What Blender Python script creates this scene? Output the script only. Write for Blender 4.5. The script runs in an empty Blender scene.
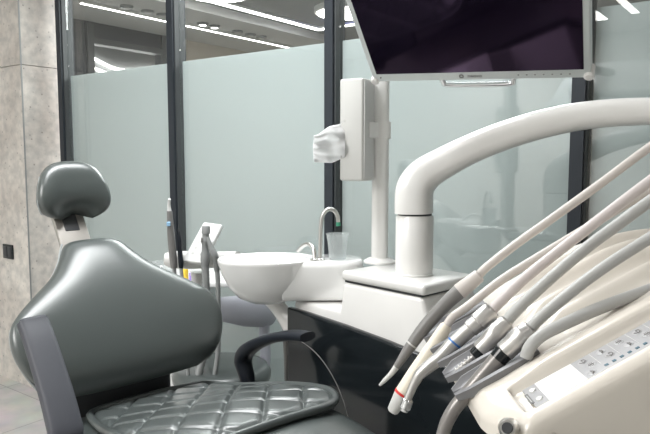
import bpy, bmesh, math, random
from mathutils import Vector, Matrix
random.seed(4)
PI = math.pi
SC = bpy.context.scene
COL = SC.collection

# ------------------------------------------------------------------ frame
F = 640.0                      # focal length in pixels of the 650 px wide frame
H = 1.32                       # eye height
HOR = 157.0
PITCH = math.atan((217 - HOR) / F)
TH = math.atan(643.0 / 875.0)  # turn between the view direction and the glass wall's normal
CT, ST = math.cos(TH), math.sin(TH)
YW = 2.08                      # the glass wall
ZC = 2.7                       # ceiling
ZF = 2.52                      # ceiling beyond the glass

def W(x, y, z):                # plan in front of the viewer -> world (room axes)
    return Vector((x * CT - y * ST, x * ST + y * CT, z))

def P(px, py, d):              # a point seen at (px, py), d metres ahead
    u = (px - 325) / F; v = (217 - py) / F
    fy = math.cos(PITCH) + v * math.sin(PITCH)
    fz = -math.sin(PITCH) + v * math.cos(PITCH)
    s = d / fy
    return W(u * s, d, H + fz * s)

def PW(px, py, Y):             # a point seen at (px, py) on the plane y = Y
    a = P(px, py, 1.0); o = Vector((0, 0, H)); r = a - o
    return o + r * (Y / r.y)

CW = (0.731, 0.682); CF = (0.682, -0.731); CO = (-0.485, 1.6)
CHO = [0.0, 0.0]
def CH(w, f, z):               # chair axes: w across, f towards the feet
    w += CHO[0]; f += CHO[1]
    return W(CO[0] + w * CW[0] + f * CF[0], CO[1] + w * CW[1] + f * CF[1], z)

# ------------------------------------------------------------------ materials
MATS = {}
def new_mat(name):
    m = bpy.data.materials.new(name); m.use_nodes = True
    nt = m.node_tree
    return m, nt, nt.nodes['Principled BSDF'], nt.nodes['Material Output']

def pmat(name, col, rough=0.4, metal=0.0, coat=0.0, var=0.04, vscale=12.0, bump=0.0, bscale=200.0, spec=0.5, trans=0.0, emit=None, estr=0.0, coat_rough=0.05):
    m, nt, b, out = new_mat(name)
    b.inputs['Roughness'].default_value = rough
    b.inputs['Metallic'].default_value = metal
    b.inputs['Coat Weight'].default_value = coat
    b.inputs['Coat Roughness'].default_value = coat_rough
    b.inputs['Specular IOR Level'].default_value = spec
    b.inputs['Transmission Weight'].default_value = trans
    tc = nt.nodes.new('ShaderNodeTexCoord')
    no = nt.nodes.new('ShaderNodeTexNoise'); no.inputs['Scale'].default_value = vscale; no.inputs['Detail'].default_value = 4
    nt.links.new(tc.outputs['Object'], no.inputs['Vector'])
    mx = nt.nodes.new('ShaderNodeMix'); mx.data_type = 'RGBA'
    mx.inputs[6].default_value = (*[c * (1 - var) for c in col], 1)
    mx.inputs[7].default_value = (*[min(1, c * (1 + var)) for c in col], 1)
    nt.links.new(no.outputs['Fac'], mx.inputs[0])
    nt.links.new(mx.outputs[2], b.inputs['Base Color'])
    if bump > 0:
        n2 = nt.nodes.new('ShaderNodeTexNoise'); n2.inputs['Scale'].default_value = bscale
        nt.links.new(tc.outputs['Object'], n2.inputs['Vector'])
        bp = nt.nodes.new('ShaderNodeBump'); bp.inputs['Strength'].default_value = bump; bp.inputs['Distance'].default_value = 0.002
        nt.links.new(n2.outputs['Fac'], bp.inputs['Height']); nt.links.new(bp.outputs['Normal'], b.inputs['Normal'])
    if emit:
        b.inputs['Emission Color'].default_value = (*emit, 1); b.inputs['Emission Strength'].default_value = estr
    MATS[name] = m
    return m

M_leather = pmat('leather_grey_green', (0.058, 0.069, 0.067), 0.33, coat=0.6, coat_rough=0.24, bump=0.12, bscale=500)
M_pad = pmat('leather_quilted', (0.075, 0.086, 0.085), 0.28, coat=0.45, coat_rough=0.2, bump=0.10, bscale=500)
M_stitch = pmat('stitch_thread', (0.30, 0.32, 0.32), 0.6)
M_white = pmat('white_lacquer', (0.77, 0.76, 0.74), 0.28, coat=0.5)
M_warm = pmat('warm_white_plastic', (0.70, 0.655, 0.59), 0.30, coat=0.5)
M_cream = pmat('cream_handpiece', (0.80, 0.74, 0.62), 0.35)
M_ceramic = pmat('white_ceramic', (0.88, 0.88, 0.87), 0.10, coat=0.8)
M_black = pmat('black_gloss', (0.010, 0.013, 0.015), 0.10, spec=0.4)
M_dark = pmat('dark_plastic', (0.035, 0.037, 0.04), 0.45)
M_navy = pmat('black_soft_armrest', (0.012, 0.015, 0.021), 0.35, spec=0.3)
M_slate = pmat('slate_armrest', (0.052, 0.055, 0.068), 0.5, bump=0.08, bscale=800)
M_frame = pmat('anthracite_aluminium', (0.020, 0.025, 0.032), 0.45, spec=0.35)
M_frame_side = pmat('anthracite_gasket', (0.055, 0.06, 0.063), 0.5)
M_steel = pmat('brushed_steel', (0.62, 0.61, 0.59), 0.28, metal=1.0)
M_satin = pmat('satin_silver', (0.60, 0.585, 0.57), 0.36, metal=0.9)
M_chrome = pmat('chrome', (0.75, 0.75, 0.76), 0.10, metal=1.0)
M_grey = pmat('mid_grey_plastic', (0.27, 0.28, 0.28), 0.42)
M_greyd = pmat('handpiece_grey', (0.20, 0.195, 0.19), 0.38)
M_syr = pmat('syringe_grey', (0.26, 0.245, 0.235), 0.30, metal=0.35)
M_light_grey = pmat('light_grey_plastic', (0.60, 0.60, 0.585), 0.4)
M_disp = pmat('dispenser_grey', (0.55, 0.55, 0.53), 0.45)
M_silicone = pmat('holder_silicone', (0.20, 0.20, 0.21), 0.40)
M_stem = pmat('stem_metal', (0.33, 0.31, 0.285), 0.35, metal=0.3)
M_hose_beige = pmat('hose_beige', (0.58, 0.54, 0.51), 0.40)
M_hose_grey = pmat('hose_grey', (0.42, 0.42, 0.41), 0.40)
M_hose_pink = pmat('hose_pinkish', (0.58, 0.53, 0.52), 0.40)
M_hose_dark = pmat('suction_hose_grey', (0.30, 0.31, 0.31), 0.5)
M_stool = pmat('stool_lavender_grey', (0.42, 0.43, 0.48), 0.6, spec=0.3)
M_stool_post = pmat('stool_post', (0.52, 0.53, 0.60), 0.35)
M_red = pmat('red_ring', (0.65, 0.03, 0.03), 0.35)
M_blue = pmat('blue_ring', (0.05, 0.20, 0.55), 0.35)
M_green = pmat('green_tip', (0.05, 0.30, 0.18), 0.4)
M_yellow = pmat('yellow_plastic', (0.80, 0.55, 0.05), 0.4)
M_purple = pmat('purple_plastic', (0.36, 0.26, 0.66), 0.4)
M_tissue = pmat('white_tissue', (0.85, 0.85, 0.85), 0.8)
M_panel = pmat('keypad_silver', (0.36, 0.36, 0.37), 0.45)
M_key = pmat('key_dome', (0.42, 0.42, 0.43), 0.3)
M_icon = pmat('icon_print', (0.16, 0.16, 0.16), 0.6)
M_icon_teal = pmat('icon_print_teal', (0.06, 0.13, 0.17), 0.5)
M_lcd = pmat('display_white', (0.80, 0.80, 0.79), 0.35)
M_bezel = pmat('monitor_bezel', (0.66, 0.70, 0.70), 0.35)
M_screen = pmat('screen_glass', (0.006, 0.004, 0.010), 0.07, spec=0.55)
M_screen.node_tree.nodes['Principled BSDF'].inputs['Specular Tint'].default_value = (0.75, 0.45, 0.85, 1)
M_paint = pmat('white_wall_paint', (0.74, 0.74, 0.72), 0.7)
M_ceil = pmat('ceiling_paint', (0.60, 0.60, 0.59), 0.8)
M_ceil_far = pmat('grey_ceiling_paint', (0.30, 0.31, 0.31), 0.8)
M_beige = pmat('beige_wall_paint', (0.52, 0.47, 0.40), 0.8)
M_cab = pmat('white_laminate', (0.80, 0.80, 0.79), 0.35)

def emat(name, col, s):
    m, nt, b, out = new_mat(name)
    b.inputs['Base Color'].default_value = (0.8, 0.8, 0.8, 1)
    b.inputs['Emission Color'].default_value = (*col, 1); b.inputs['Emission Strength'].default_value = s
    return m
M_led = emat('led_diffuser', (1.0, 0.97, 0.93), 9)
M_led_far = emat('led_diffuser_far', (1.0, 0.98, 0.95), 9)
M_lamp = emat('round_lamp_diffuser', (1.0, 0.98, 0.95), 8)
M_blue_led = emat('blue_led', (0.10, 0.12, 1.0), 4)

def glass_mat(name, tint, ior=1.5):
    m, nt, b, out = new_mat(name)
    nt.nodes.remove(b)
    fr = nt.nodes.new('ShaderNodeFresnel'); fr.inputs['IOR'].default_value = ior
    ge = nt.nodes.new('ShaderNodeNewGeometry'); mp = nt.nodes.new('ShaderNodeMapRange')      # thin sheet: no total reflection on its inner side
    mp.inputs['To Min'].default_value = ior; mp.inputs['To Max'].default_value = 1 / ior
    nt.links.new(ge.outputs['Backfacing'], mp.inputs['Value']); nt.links.new(mp.outputs[0], fr.inputs['IOR'])
    tr = nt.nodes.new('ShaderNodeBsdfTransparent'); tr.inputs['Color'].default_value = (*tint, 1)
    gl = nt.nodes.new('ShaderNodeBsdfGlossy'); gl.inputs['Roughness'].default_value = 0.0
    mx = nt.nodes.new('ShaderNodeMixShader')
    nt.links.new(fr.outputs[0], mx.inputs[0]); nt.links.new(tr.outputs[0], mx.inputs[1]); nt.links.new(gl.outputs[0], mx.inputs[2])
    nt.links.new(mx.outputs[0], out.inputs['Surface'])
    return m
M_glass = glass_mat('clear_glass', (0.95, 0.965, 0.96), 1.75)
M_clear = glass_mat('clear_plastic', (0.90, 0.92, 0.92), 1.45)
def milky(m, amount):
    nt = m.node_tree; out = nt.nodes['Material Output']; src = out.inputs['Surface'].links[0].from_socket
    df = nt.nodes.new('ShaderNodeBsdfDiffuse'); df.inputs['Color'].default_value = (0.9, 0.92, 0.92, 1)
    tl = nt.nodes.new('ShaderNodeBsdfTranslucent'); tl.inputs['Color'].default_value = (0.9, 0.92, 0.92, 1)
    ad = nt.nodes.new('ShaderNodeMixShader'); nt.links.new(df.outputs[0], ad.inputs[1]); nt.links.new(tl.outputs[0], ad.inputs[2])
    mx = nt.nodes.new('ShaderNodeMixShader'); mx.inputs[0].default_value = amount
    nt.links.new(src, mx.inputs[1]); nt.links.new(ad.outputs[0], mx.inputs[2]); nt.links.new(mx.outputs[0], out.inputs['Surface'])
milky(M_clear, 0.22)

def frost_mat():
    m, nt, b, out = new_mat('frosted_film')
    nt.nodes.remove(b)
    tc = nt.nodes.new('ShaderNodeTexCoord')
    no = nt.nodes.new('ShaderNodeTexNoise'); no.inputs['Scale'].default_value = 1.3
    nt.links.new(tc.outputs['Object'], no.inputs['Vector'])
    cr = nt.nodes.new('ShaderNodeValToRGB')
    cr.color_ramp.elements[0].color = (0.60, 0.638, 0.64, 1); cr.color_ramp.elements[1].color = (0.62, 0.658, 0.66, 1)
    nt.links.new(no.outputs['Fac'], cr.inputs['Fac'])
    df = nt.nodes.new('ShaderNodeBsdfDiffuse'); tl = nt.nodes.new('ShaderNodeBsdfTranslucent')
    nt.links.new(cr.outputs['Color'], df.inputs['Color']); nt.links.new(cr.outputs['Color'], tl.inputs['Color'])
    mx = nt.nodes.new('ShaderNodeMixShader'); mx.inputs[0].default_value = 0.45
    nt.links.new(df.outputs[0], mx.inputs[1]); nt.links.new(tl.outputs[0], mx.inputs[2])
    nt.links.new(mx.outputs[0], out.inputs['Surface'])
    return m
M_frost = frost_mat()

def concrete_mat():
    m, nt, b, out = new_mat('concrete_tile')
    tc = nt.nodes.new('ShaderNodeTexCoord')
    n1 = nt.nodes.new('ShaderNodeTexNoise'); n1.inputs['Scale'].default_value = 2.2; n1.inputs['Detail'].default_value = 8; n1.inputs['Roughness'].default_value = 0.65
    n2 = nt.nodes.new('ShaderNodeTexNoise'); n2.inputs['Scale'].default_value = 22; n2.inputs['Detail'].default_value = 6
    vo = nt.nodes.new('ShaderNodeTexVoronoi'); vo.inputs['Scale'].default_value = 26
    for n in (n1, n2, vo): nt.links.new(tc.outputs['Object'], n.inputs['Vector'])
    cr = nt.nodes.new('ShaderNodeValToRGB')
    cr.color_ramp.elements[0].position = 0.32; cr.color_ramp.elements[0].color = (0.45, 0.415, 0.385, 1)
    cr.color_ramp.elements[1].position = 0.68; cr.color_ramp.elements[1].color = (0.68, 0.655, 0.615, 1)
    nt.links.new(n1.outputs['Fac'], cr.inputs['Fac'])
    c2 = nt.nodes.new('ShaderNodeValToRGB')
    c2.color_ramp.elements[0].position = 0.35; c2.color_ramp.elements[0].color = (0.85, 0.85, 0.85, 1)
    c2.color_ramp.elements[1].position = 0.62; c2.color_ramp.elements[1].color = (1.12, 1.1, 1.08, 1)
    nt.links.new(n2.outputs['Fac'], c2.inputs['Fac'])
    c3 = nt.nodes.new('ShaderNodeValToRGB')
    c3.color_ramp.elements[0].position = 0.05; c3.color_ramp.elements[0].color = (0.35, 0.34, 0.33, 1)
    c3.color_ramp.elements[1].position = 0.16; c3.color_ramp.elements[1].color = (1, 1, 1, 1)
    nt.links.new(vo.outputs['Distance'], c3.inputs['Fac'])
    a = nt.nodes.new('ShaderNodeMix'); a.data_type = 'RGBA'; a.blend_type = 'MULTIPLY'; a.inputs[0].default_value = 1
    nt.links.new(cr.outputs['Color'], a.inputs[6]); nt.links.new(c2.outputs['Color'], a.inputs[7])
    c = nt.nodes.new('ShaderNodeMix'); c.data_type = 'RGBA'; c.blend_type = 'MULTIPLY'; c.inputs[0].default_value = 0.8
    nt.links.new(a.outputs[2], c.inputs[6]); nt.links.new(c3.outputs['Color'], c.inputs[7])
    nt.links.new(c.outputs[2], b.inputs['Base Color'])
    b.inputs['Roughness'].default_value = 0.55
    return m
M_conc = concrete_mat()

def floor_mat():
    m, nt, b, out = new_mat('floor_tile')
    tc = nt.nodes.new('ShaderNodeTexCoord')
    br = nt.nodes.new('ShaderNodeTexBrick')
    br.offset = 0.0
    br.inputs['Scale'].default_value = 1.0; br.inputs['Mortar Size'].default_value = 0.003
    br.inputs['Brick Width'].default_value = 0.6; br.inputs['Row Height'].default_value = 0.6
    br.inputs['Color1'].default_value = (0.46, 0.43, 0.38, 1); br.inputs['Color2'].default_value = (0.42, 0.395, 0.35, 1)
    br.inputs['Mortar'].default_value = (0.25, 0.24, 0.22, 1)
    nt.links.new(tc.outputs['Object'], br.inputs['Vector'])
    no = nt.nodes.new('ShaderNodeTexNoise'); no.inputs['Scale'].default_value = 6; no.inputs['Detail'].default_value = 8
    nt.links.new(tc.outputs['Object'], no.inputs['Vector'])
    a = nt.nodes.new('ShaderNodeMix'); a.data_type = 'RGBA'; a.blend_type = 'OVERLAY'; a.inputs[0].default_value = 0.5
    nt.links.new(br.outputs['Color'], a.inputs[6]); nt.links.new(no.outputs['Color'], a.inputs[7])
    hs = nt.nodes.new('ShaderNodeHueSaturation'); hs.inputs['Saturation'].default_value = 0.4
    nt.links.new(a.outputs[2], hs.inputs['Color']); nt.links.new(hs.outputs['Color'], b.inputs['Base Color'])
    b.inputs['Roughness'].default_value = 0.4
    return m
M_floor = floor_mat()

# ------------------------------------------------------------------ object helpers
def org(o):                    # world position of an object's origin (only translations are used)
    v = Vector((0, 0, 0))
    while o: v = v + o.location; o = o.parent
    return v

def thing(name, label, cat, loc, group=None):
    o = bpy.data.objects.new(name, None); COL.objects.link(o)
    o.empty_display_size = 0.05; o.location = loc
    o['label'] = label; o['category'] = cat
    if group: o['group'] = group
    return o

def tag(o, label, cat, group=None):
    o['label'] = label; o['category'] = cat
    if group: o['group'] = group
    return o

def obj(name, bm, mat, parent=None, loc=None, smooth=True, angle=40, label=None):
    """bm holds world coordinates; it becomes one mesh object"""
    base = org(parent) if parent else (Vector(loc) if loc is not None else Vector((0, 0, 0)))
    bmesh.ops.translate(bm, verts=bm.verts, vec=-base)
    bmesh.ops.recalc_face_normals(bm, faces=bm.faces)
    me = bpy.data.meshes.new(name); bm.to_mesh(me); bm.free()
    mats = mat if isinstance(mat, (list, tuple)) else [mat]
    for m in mats: me.materials.append(m)
    if smooth:
        for p in me.polygons: p.use_smooth = True
        if angle < 180: me.set_sharp_from_angle(angle=math.radians(angle))
    o = bpy.data.objects.new(name, me); COL.objects.link(o)
    if parent: o.parent = parent
    else: o.location = base
    if label: o['label'] = label
    return o

def struct(name, bm, mat, parent=None, smooth=False):
    o = obj(name, bm, mat, parent, smooth=smooth)
    if parent is None: o['kind'] = 'structure'
    return o

def NB(): return bmesh.new()

def add_box(bm, c, ax, ay, az, bevel=0.0, seg=3):
    """box centred at c with half-axis vectors"""
    c = Vector(c); ax, ay, az = Vector(ax), Vector(ay), Vector(az)
    vs = []
    for k in (-1, 1):
        for j in (-1, 1):
            for i in (-1, 1):
                vs.append(bm.verts.new(c + ax * i + ay * j + az * k))
    q = [(0, 1, 3, 2), (4, 6, 7, 5), (0, 4, 5, 1), (2, 3, 7, 6), (0, 2, 6, 4), (1, 5, 7, 3)]
    fs = [bm.faces.new([vs[i] for i in t]) for t in q]
    bmesh.ops.recalc_face_normals(bm, faces=fs)
    if bevel > 0:
        es = list({e for f in fs for e in f.edges})
        bmesh.ops.bevel(bm, geom=es, offset=bevel, segments=seg, profile=0.5, affect='EDGES')
    return bm

def wbox(bm, x0, x1, y0, y1, z0, z1, bevel=0.0):
    return add_box(bm, ((x0 + x1) / 2, (y0 + y1) / 2, (z0 + z1) / 2), ((x1 - x0) / 2, 0, 0), (0, (y1 - y0) / 2, 0), (0, 0, (z1 - z0) / 2), bevel)

def chbox(bm, w0, w1, f0, f1, z0, z1, bevel=0.0, seg=3):   # box in chair axes
    c = CH((w0 + w1) / 2, (f0 + f1) / 2, (z0 + z1) / 2)
    ax = W(*CW, 0) * ((w1 - w0) / 2); ay = W(*CF, 0) * ((f1 - f0) / 2)
    return add_box(bm, c, ax, ay, (0, 0, (z1 - z0) / 2), bevel, seg)

def catmull(pts, n=8):
    pts = [Vector(p) for p in pts]
    if len(pts) < 3 or n <= 1: return pts
    q = [pts[0] * 2 - pts[1]] + pts + [pts[-1] * 2 - pts[-2]]
    out = []
    for i in range(1, len(q) - 2):
        a, b, c, d = q[i - 1], q[i], q[i + 1], q[i + 2]
        for k in range(n):
            t = k / n
            out.append(0.5 * ((2 * b) + (c - a) * t + (2 * a - 5 * b + 4 * c - d) * t * t + (3 * b - a - 3 * c + d) * t ** 3))
    out.append(pts[-1])
    return out

def lerp_list(vals, n):
    if n <= 1: return list(vals)
    out = []
    for i in range(len(vals) - 1):
        for k in range(n): out.append(vals[i] + (vals[i + 1] - vals[i]) * k / n)
    out.append(vals[-1])
    return out

def rings_to_mesh(bm, rings, cap=True, closed=False):
    R = [[bm.verts.new(p) for p in r] for r in rings]
    n = len(R[0]); m = len(R)
    for i in range(m - 1 + (1 if closed else 0)):
        a, b = R[i], R[(i + 1) % m]
        for k in range(n):
            bm.faces.new((a[k], a[(k + 1) % n], b[(k + 1) % n], b[k]))
    if cap and not closed:
        bm.faces.new(R[0][::-1]); bm.faces.new(R[-1])
    return bm

def frames(path):
    T = []
    for i in range(len(path)):
        a = path[max(0, i - 1)]; b = path[min(len(path) - 1, i + 1)]
        t = (b - a); T.append(t.normalized() if t.length > 1e-9 else Vector((0, 0, 1)))
    ref = Vector((0, 0, 1))
    if abs(T[0].dot(ref)) > 0.95: ref = Vector((1, 0, 0))
    u = (ref - T[0] * ref.dot(T[0])).normalized()
    out = []
    for t in T:
        u = u - t * u.dot(t)
        u = u.normalized() if u.length > 1e-6 else t.orthogonal().normalized()
        out.append((t, u, t.cross(u)))
    return out

def add_tube(bm, pts, rad, n=12, sub=6, cap=True, flat=1.0):
    """tube along pts; rad a number or a list the length of pts; flat scales the second axis"""
    path = catmull(pts, sub)
    if isinstance(rad, (list, tuple)): rr = lerp_list(rad, sub if len(pts) > 2 else 1)
    else: rr = [rad] * len(path)
    fr = frames(path); rings = []
    for p, r, (t, u, v) in zip(path, rr, fr):
        rings.append([p + u * (r * math.cos(2 * PI * k / n)) + v * (r * flat * math.sin(2 * PI * k / n)) for k in range(n)])
    return rings_to_mesh(bm, rings, cap)

def add_rot(bm, a, b, prof, n=20):
    """turned solid on the straight axis a->b; prof = list of (distance along as 0..1, radius)"""
    a, b = Vector(a), Vector(b); t = (b - a); L = t.length; t.normalize()
    u = t.orthogonal().normalized(); v = t.cross(u)
    rings = []
    for s, r in prof:
        rings.append([a + t * (s * L) + u * (r * math.cos(2 * PI * k / n)) + v * (r * math.sin(2 * PI * k / n)) for k in range(n)])
    return rings_to_mesh(bm, rings, True)

def add_lathe(bm, c, prof, n=32, closed=False):
    """profile of (radius, z) about the vertical through c (world x, y)"""
    rings = [[Vector((c[0] + r * math.cos(2 * PI * k / n), c[1] + r * math.sin(2 * PI * k / n), z)) for k in range(n)] for r, z in prof]
    return rings_to_mesh(bm, rings, not closed, closed)

def sgn_pow(c, e): return math.copysign(abs(c) ** e, c)

def superring(c, ua, va, e=0.6, n=36):
    return [c + ua * sgn_pow(math.cos(2 * PI * k / n), e) + va * sgn_pow(math.sin(2 * PI * k / n), e) for k in range(n)]

def interp(tab, x):
    if x <= tab[0][0]: return tab[0][1]
    for (a, va), (b, vb) in zip(tab, tab[1:]):
        if x <= b:
            t = (x - a) / (b - a); 
            return va + (vb - va) * t
    return tab[-1][1]

def sinterp(tab, x):           # smooth (monotone-ish cubic) interpolation
    xs = [t[0] for t in tab]; ys = [t[1] for t in tab]
    if x <= xs[0]: return ys[0]
    if x >= xs[-1]: return ys[-1]
    n = len(xs)
    def slope(i):
        if i == 0: return (ys[1] - ys[0]) / (xs[1] - xs[0])
        if i == n - 1: return (ys[-1] - ys[-2]) / (xs[-1] - xs[-2])
        return (ys[i + 1] - ys[i - 1]) / (xs[i + 1] - xs[i - 1])
    for i in range(n - 1):
        if x <= xs[i + 1]:
            h = xs[i + 1] - xs[i]; t = (x - xs[i]) / h
            m0, m1 = slope(i) * h, slope(i + 1) * h
            return (2*t**3-3*t*t+1)*ys[i] + (t**3-2*t*t+t)*m0 + (-2*t**3+3*t*t)*ys[i+1] + (t**3-t*t)*m1

def add_text(bm, txt, size, origin, xd, yd, depth=0.0004):
    cu = bpy.data.curves.new('lettering', 'FONT'); cu.body = txt; cu.size = size; cu.extrude = depth; cu.align_x = 'CENTER'; cu.align_y = 'CENTER'
    o = bpy.data.objects.new('lettering', cu); COL.objects.link(o)
    me = bpy.data.meshes.new_from_object(o.evaluated_get(bpy.context.evaluated_depsgraph_get()))
    xd = Vector(xd).normalized(); yd = Vector(yd).normalized(); zd = xd.cross(yd)
    M = Matrix(((xd.x, yd.x, zd.x, origin[0]), (xd.y, yd.y, zd.y, origin[1]), (xd.z, yd.z, zd.z, origin[2]), (0, 0, 0, 1)))
    me.transform(M); bm.from_mesh(me)
    bpy.data.objects.remove(o); bpy.data.curves.remove(cu); bpy.data.meshes.remove(me)
    return bm

# ------------------------------------------------------------------ room shell
XL, XR, YB = -5.2, 3.4, -3.6   # room extents (left, right, behind the viewer)
YF = 7.6                       # far wall of the room beyond the glass
b = NB(); wbox(b, XL, XR, YB, YF, -0.06, 0.0); struct('floor', b, M_floor)
b = NB(); wbox(b, XL, XR, YB, YW, ZC, ZC + 0.06); struct('ceiling', b, M_ceil)
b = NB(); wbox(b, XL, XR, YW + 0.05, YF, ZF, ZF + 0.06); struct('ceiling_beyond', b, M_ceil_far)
b = NB(); wbox(b, XL - 0.08, XL, YB, YF, 0, ZC); struct('wall_left', b, M_paint)
b = NB(); wbox(b, XR, XR + 0.08, YB, YF, 0, ZC); struct('wall_right', b, M_paint)
b = NB(); wbox(b, XL, XR, YB - 0.08, YB, 0, ZC); struct('wall_back', b, M_paint)
b = NB(); wbox(b, XL, XR, YF, YF + 0.08, 0, ZC); struct('wall_front', b, M_beige)

# concrete-tiled pier left of the glass
xa = PW(60, 200, YW).x; YP = YW - 0.20
b = NB()
seam_z = PW(10, 66, YP).z
wbox(b, XL, xa - 0.003, YP, YW + 0.1, 0.0, seam_z - 0.0015, 0.0015)
wbox(b, XL, xa - 0.003, YP, YW + 0.1, seam_z + 0.0015, ZC - 0.002, 0.0015)
struct('wall_concrete', b, M_conc)
b = NB(); wbox(b, xa - 0.0025, xa + 0.001, YP - 0.002, YP + 0.006, 0.0, ZC - 0.002); struct('trim_12', b, M_grey)
# outlet plate
pa = PW(2.5, 244, YP); pb = PW(16, 259, YP)
oc = (pa + pb) / 2; hw = 0.042
t_ = thing('wall_outlet', 'small square black double outlet plate on the concrete wall', 'outlet', (oc.x, YP - 0.001, oc.z))
b = NB(); wbox(b, oc.x - hw * 1.3, oc.x + hw * 1.3, YP - 0.010, YP - 0.001, oc.z - hw, oc.z + hw, 0.003); obj('cover_plate', b, M_black, t_)
for s in (-1, 1):
    b = NB(); wbox(b, oc.x + s * 0.023 - 0.018, oc.x + s * 0.023 + 0.018, YP - 0.014, YP - 0.009, oc.z - 0.03, oc.z + 0.03, 0.002); obj('socket_insert', b, M_dark, t_)

# glass wall: mullions, panes, frosted film
zt = H + 0.45
mx = [PW(69, 150, YW).x]
for px in (178.5, 334.5, 580): mx.append(PW(px, 150, YW).x)
dx = (mx[3] - mx[0]) / 3
for k in range(4): mx.append(mx[3] + dx * (k + 1))
for i, x in enumerate(mx):
    b = NB(); wbox(b, x - 0.020, x + 0.020, YW - 0.042, YW + 0.042, 0.0, ZC)
    o = struct('trim_%d' % (i + 1), b, M_frame)
    b = NB(); wbox(b, x + 0.0202, x + 0.026, YW - 0.030, YW + 0.030, 0.05, ZC - 0.05); obj('glazing_gasket', b, M_frame_side, o, smooth=False)
for i in range(len(mx) - 1):
    x0, x1 = mx[i] + 0.0265, mx[i + 1] - 0.0205
    t = bpy.data.objects.new('window_%d' % (i + 1), None); COL.objects.link(t); t.location = ((x0 + x1) / 2, YW, 0); t['kind'] = 'structure'
    b = NB(); wbox(b, x0, x1, YW - 0.006, YW + 0.006, 0.05, ZC - 0.05); obj('glass_pane', b, M_glass, t, smooth=False)
    b = NB(); wbox(b, x0 + 0.006, x1 - 0.006, YW + 0.008, YW + 0.0095, 0.05, zt); obj('frosted_film', b, M_frost, t, smooth=False)
    b = NB(); wbox(b, x0, x1, YW - 0.02, YW + 0.02, 0.0, 0.049); wbox(b, x0, x1, YW - 0.02, YW + 0.02, ZC - 0.049, ZC); obj('window_frame', b, M_frame, t, smooth=False)

# ------------------------------------------------------------------ beyond the glass
# bulkhead running away from the glass with a linear light and spots
def lin_light(name, x0, x1, y0, y1, z, label, mat, w=0.035, group='linear ceiling lights', drop=0.02):
    t = thing(name, label, 'ceiling light', ((x0 + x1) / 2, (y0 + y1) / 2, z), group)
    b = NB(); wbox(b, x0, x1, y0, y1, z - drop, z - 0.001); obj('housing', b, M_cab, t, smooth=False)
    b = NB(); wbox(b, x0 + 0.006, x1 - 0.006, y0 + 0.006, y1 - 0.006, z - drop - 0.006, z - drop - 0.0005); obj('diffuser', b, mat, t, smooth=False)
    return t
a = P(195, 0, 640 * (ZF - H) / 157); c = P(322, 31, 640 * (ZF - H) / 126)
xs = (a.x + c.x) / 2; ye = c.y
lin_light('linear_light', xs - 0.03, xs + 0.03, YW + 0.3, ye, ZF, 'long thin glowing ceiling strip beyond the glass, running away from it', M_led_far)
lin_light('linear_light', xs + 0.03, XR - 0.3, ye - 0.06, ye, ZF, 'thin glowing ceiling strip beyond the glass turning off along the far wall', M_led_far)
# lowered grey bulkhead
zb = 2.45
def PX(px, py, X):
    a_ = P(px, py, 1.0); o_ = Vector((0, 0, H)); r_ = a_ - o_
    return o_ + r_ * (X / r_.x)
xl = P(72, 22, 640 * (zb - H) / 135).x; xr = P(190, 13, 640 * (zb - H) / 144).x; xm = P(115, 12, 640 * (zb - H) / 145).x
b = NB(); wbox(b, xl, xr, YW + 0.3, YF - 0.01, zb, ZF - 0.001); o = struct('trim_9', b, M_ceil)
lin_light('linear_light', xm - 0.015, xm + 0.015, YW + 0.7, YF - 0.4, zb - 0.001, 'thin glowing strip set in the lowered grey bulkhead beyond the glass', M_led_far)
for k, px in enumerate((117, 138, 153, 193, 205, 228, 241, 252)):
    q = PX(px, 12 + (px - 115) * 0.217, xm); y = YW + 0.9 + (q.y - YW - 0.9)
    xs_ = xm + 0.12
    t = thing('spotlight', 'small glowing round spot in the lowered grey bulkhead beyond the glass' if k in (3, 4) else 'small unlit round spot in the lowered grey bulkhead beyond the glass', 'spotlight', (xs_, y, zb), 'glowing spots in the bulkhead' if k in (3, 4) else 'unlit spots in the bulkhead')
    b = NB(); add_lathe(b, (xs_, y), [(0.04, zb - 0.02), (0.05, zb - 0.018), (0.05, zb - 0.001)], 20); obj('trim_ring', b, M_grey, t)
    b = NB(); add_lathe(b, (xs_, y), [(0.026, zb - 0.023), (0.03, zb - 0.0205)], 20); obj('lens', b, M_led_far if k in (3, 4) else M_light_grey, t)
for px, py, lab in ((345, 12, 'round glowing ceiling lamp beyond the glass, beside the monitor'), (217, -7, 'round glowing ceiling lamp beyond the glass, between the strips')):
    dd = 640 * (ZF - H) / (157 - py); p = P(px, py, dd)
    t = thing('round_ceiling_lamp', lab, 'ceiling lamp', (p.x, p.y, ZF), 'round ceiling lamps')
    b = NB(); add_lathe(b, (p.x, p.y), [(0.24, ZF - 0.045), (0.25, ZF - 0.04), (0.25, ZF - 0.001)], 40); obj('rim', b, M_cab, t)
    b = NB(); add_lathe(b, (p.x, p.y), [(0.22, ZF - 0.055), (0.232, ZF - 0.0455)], 40); obj('diffuser', b, M_lamp, t)
p = P(337, 3, 5.7)
b = NB(); add_box(b, (p.x, p.y, ZF - 0.03), (0.05, 0, 0), (0, 0.05, 0), (0, 0, 0.028), 0.006); tag(obj('signal_light', b, M_blue_led, None, (p.x, p.y, ZF)), 'small blue light on the ceiling beyond the glass', 'light')
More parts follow.
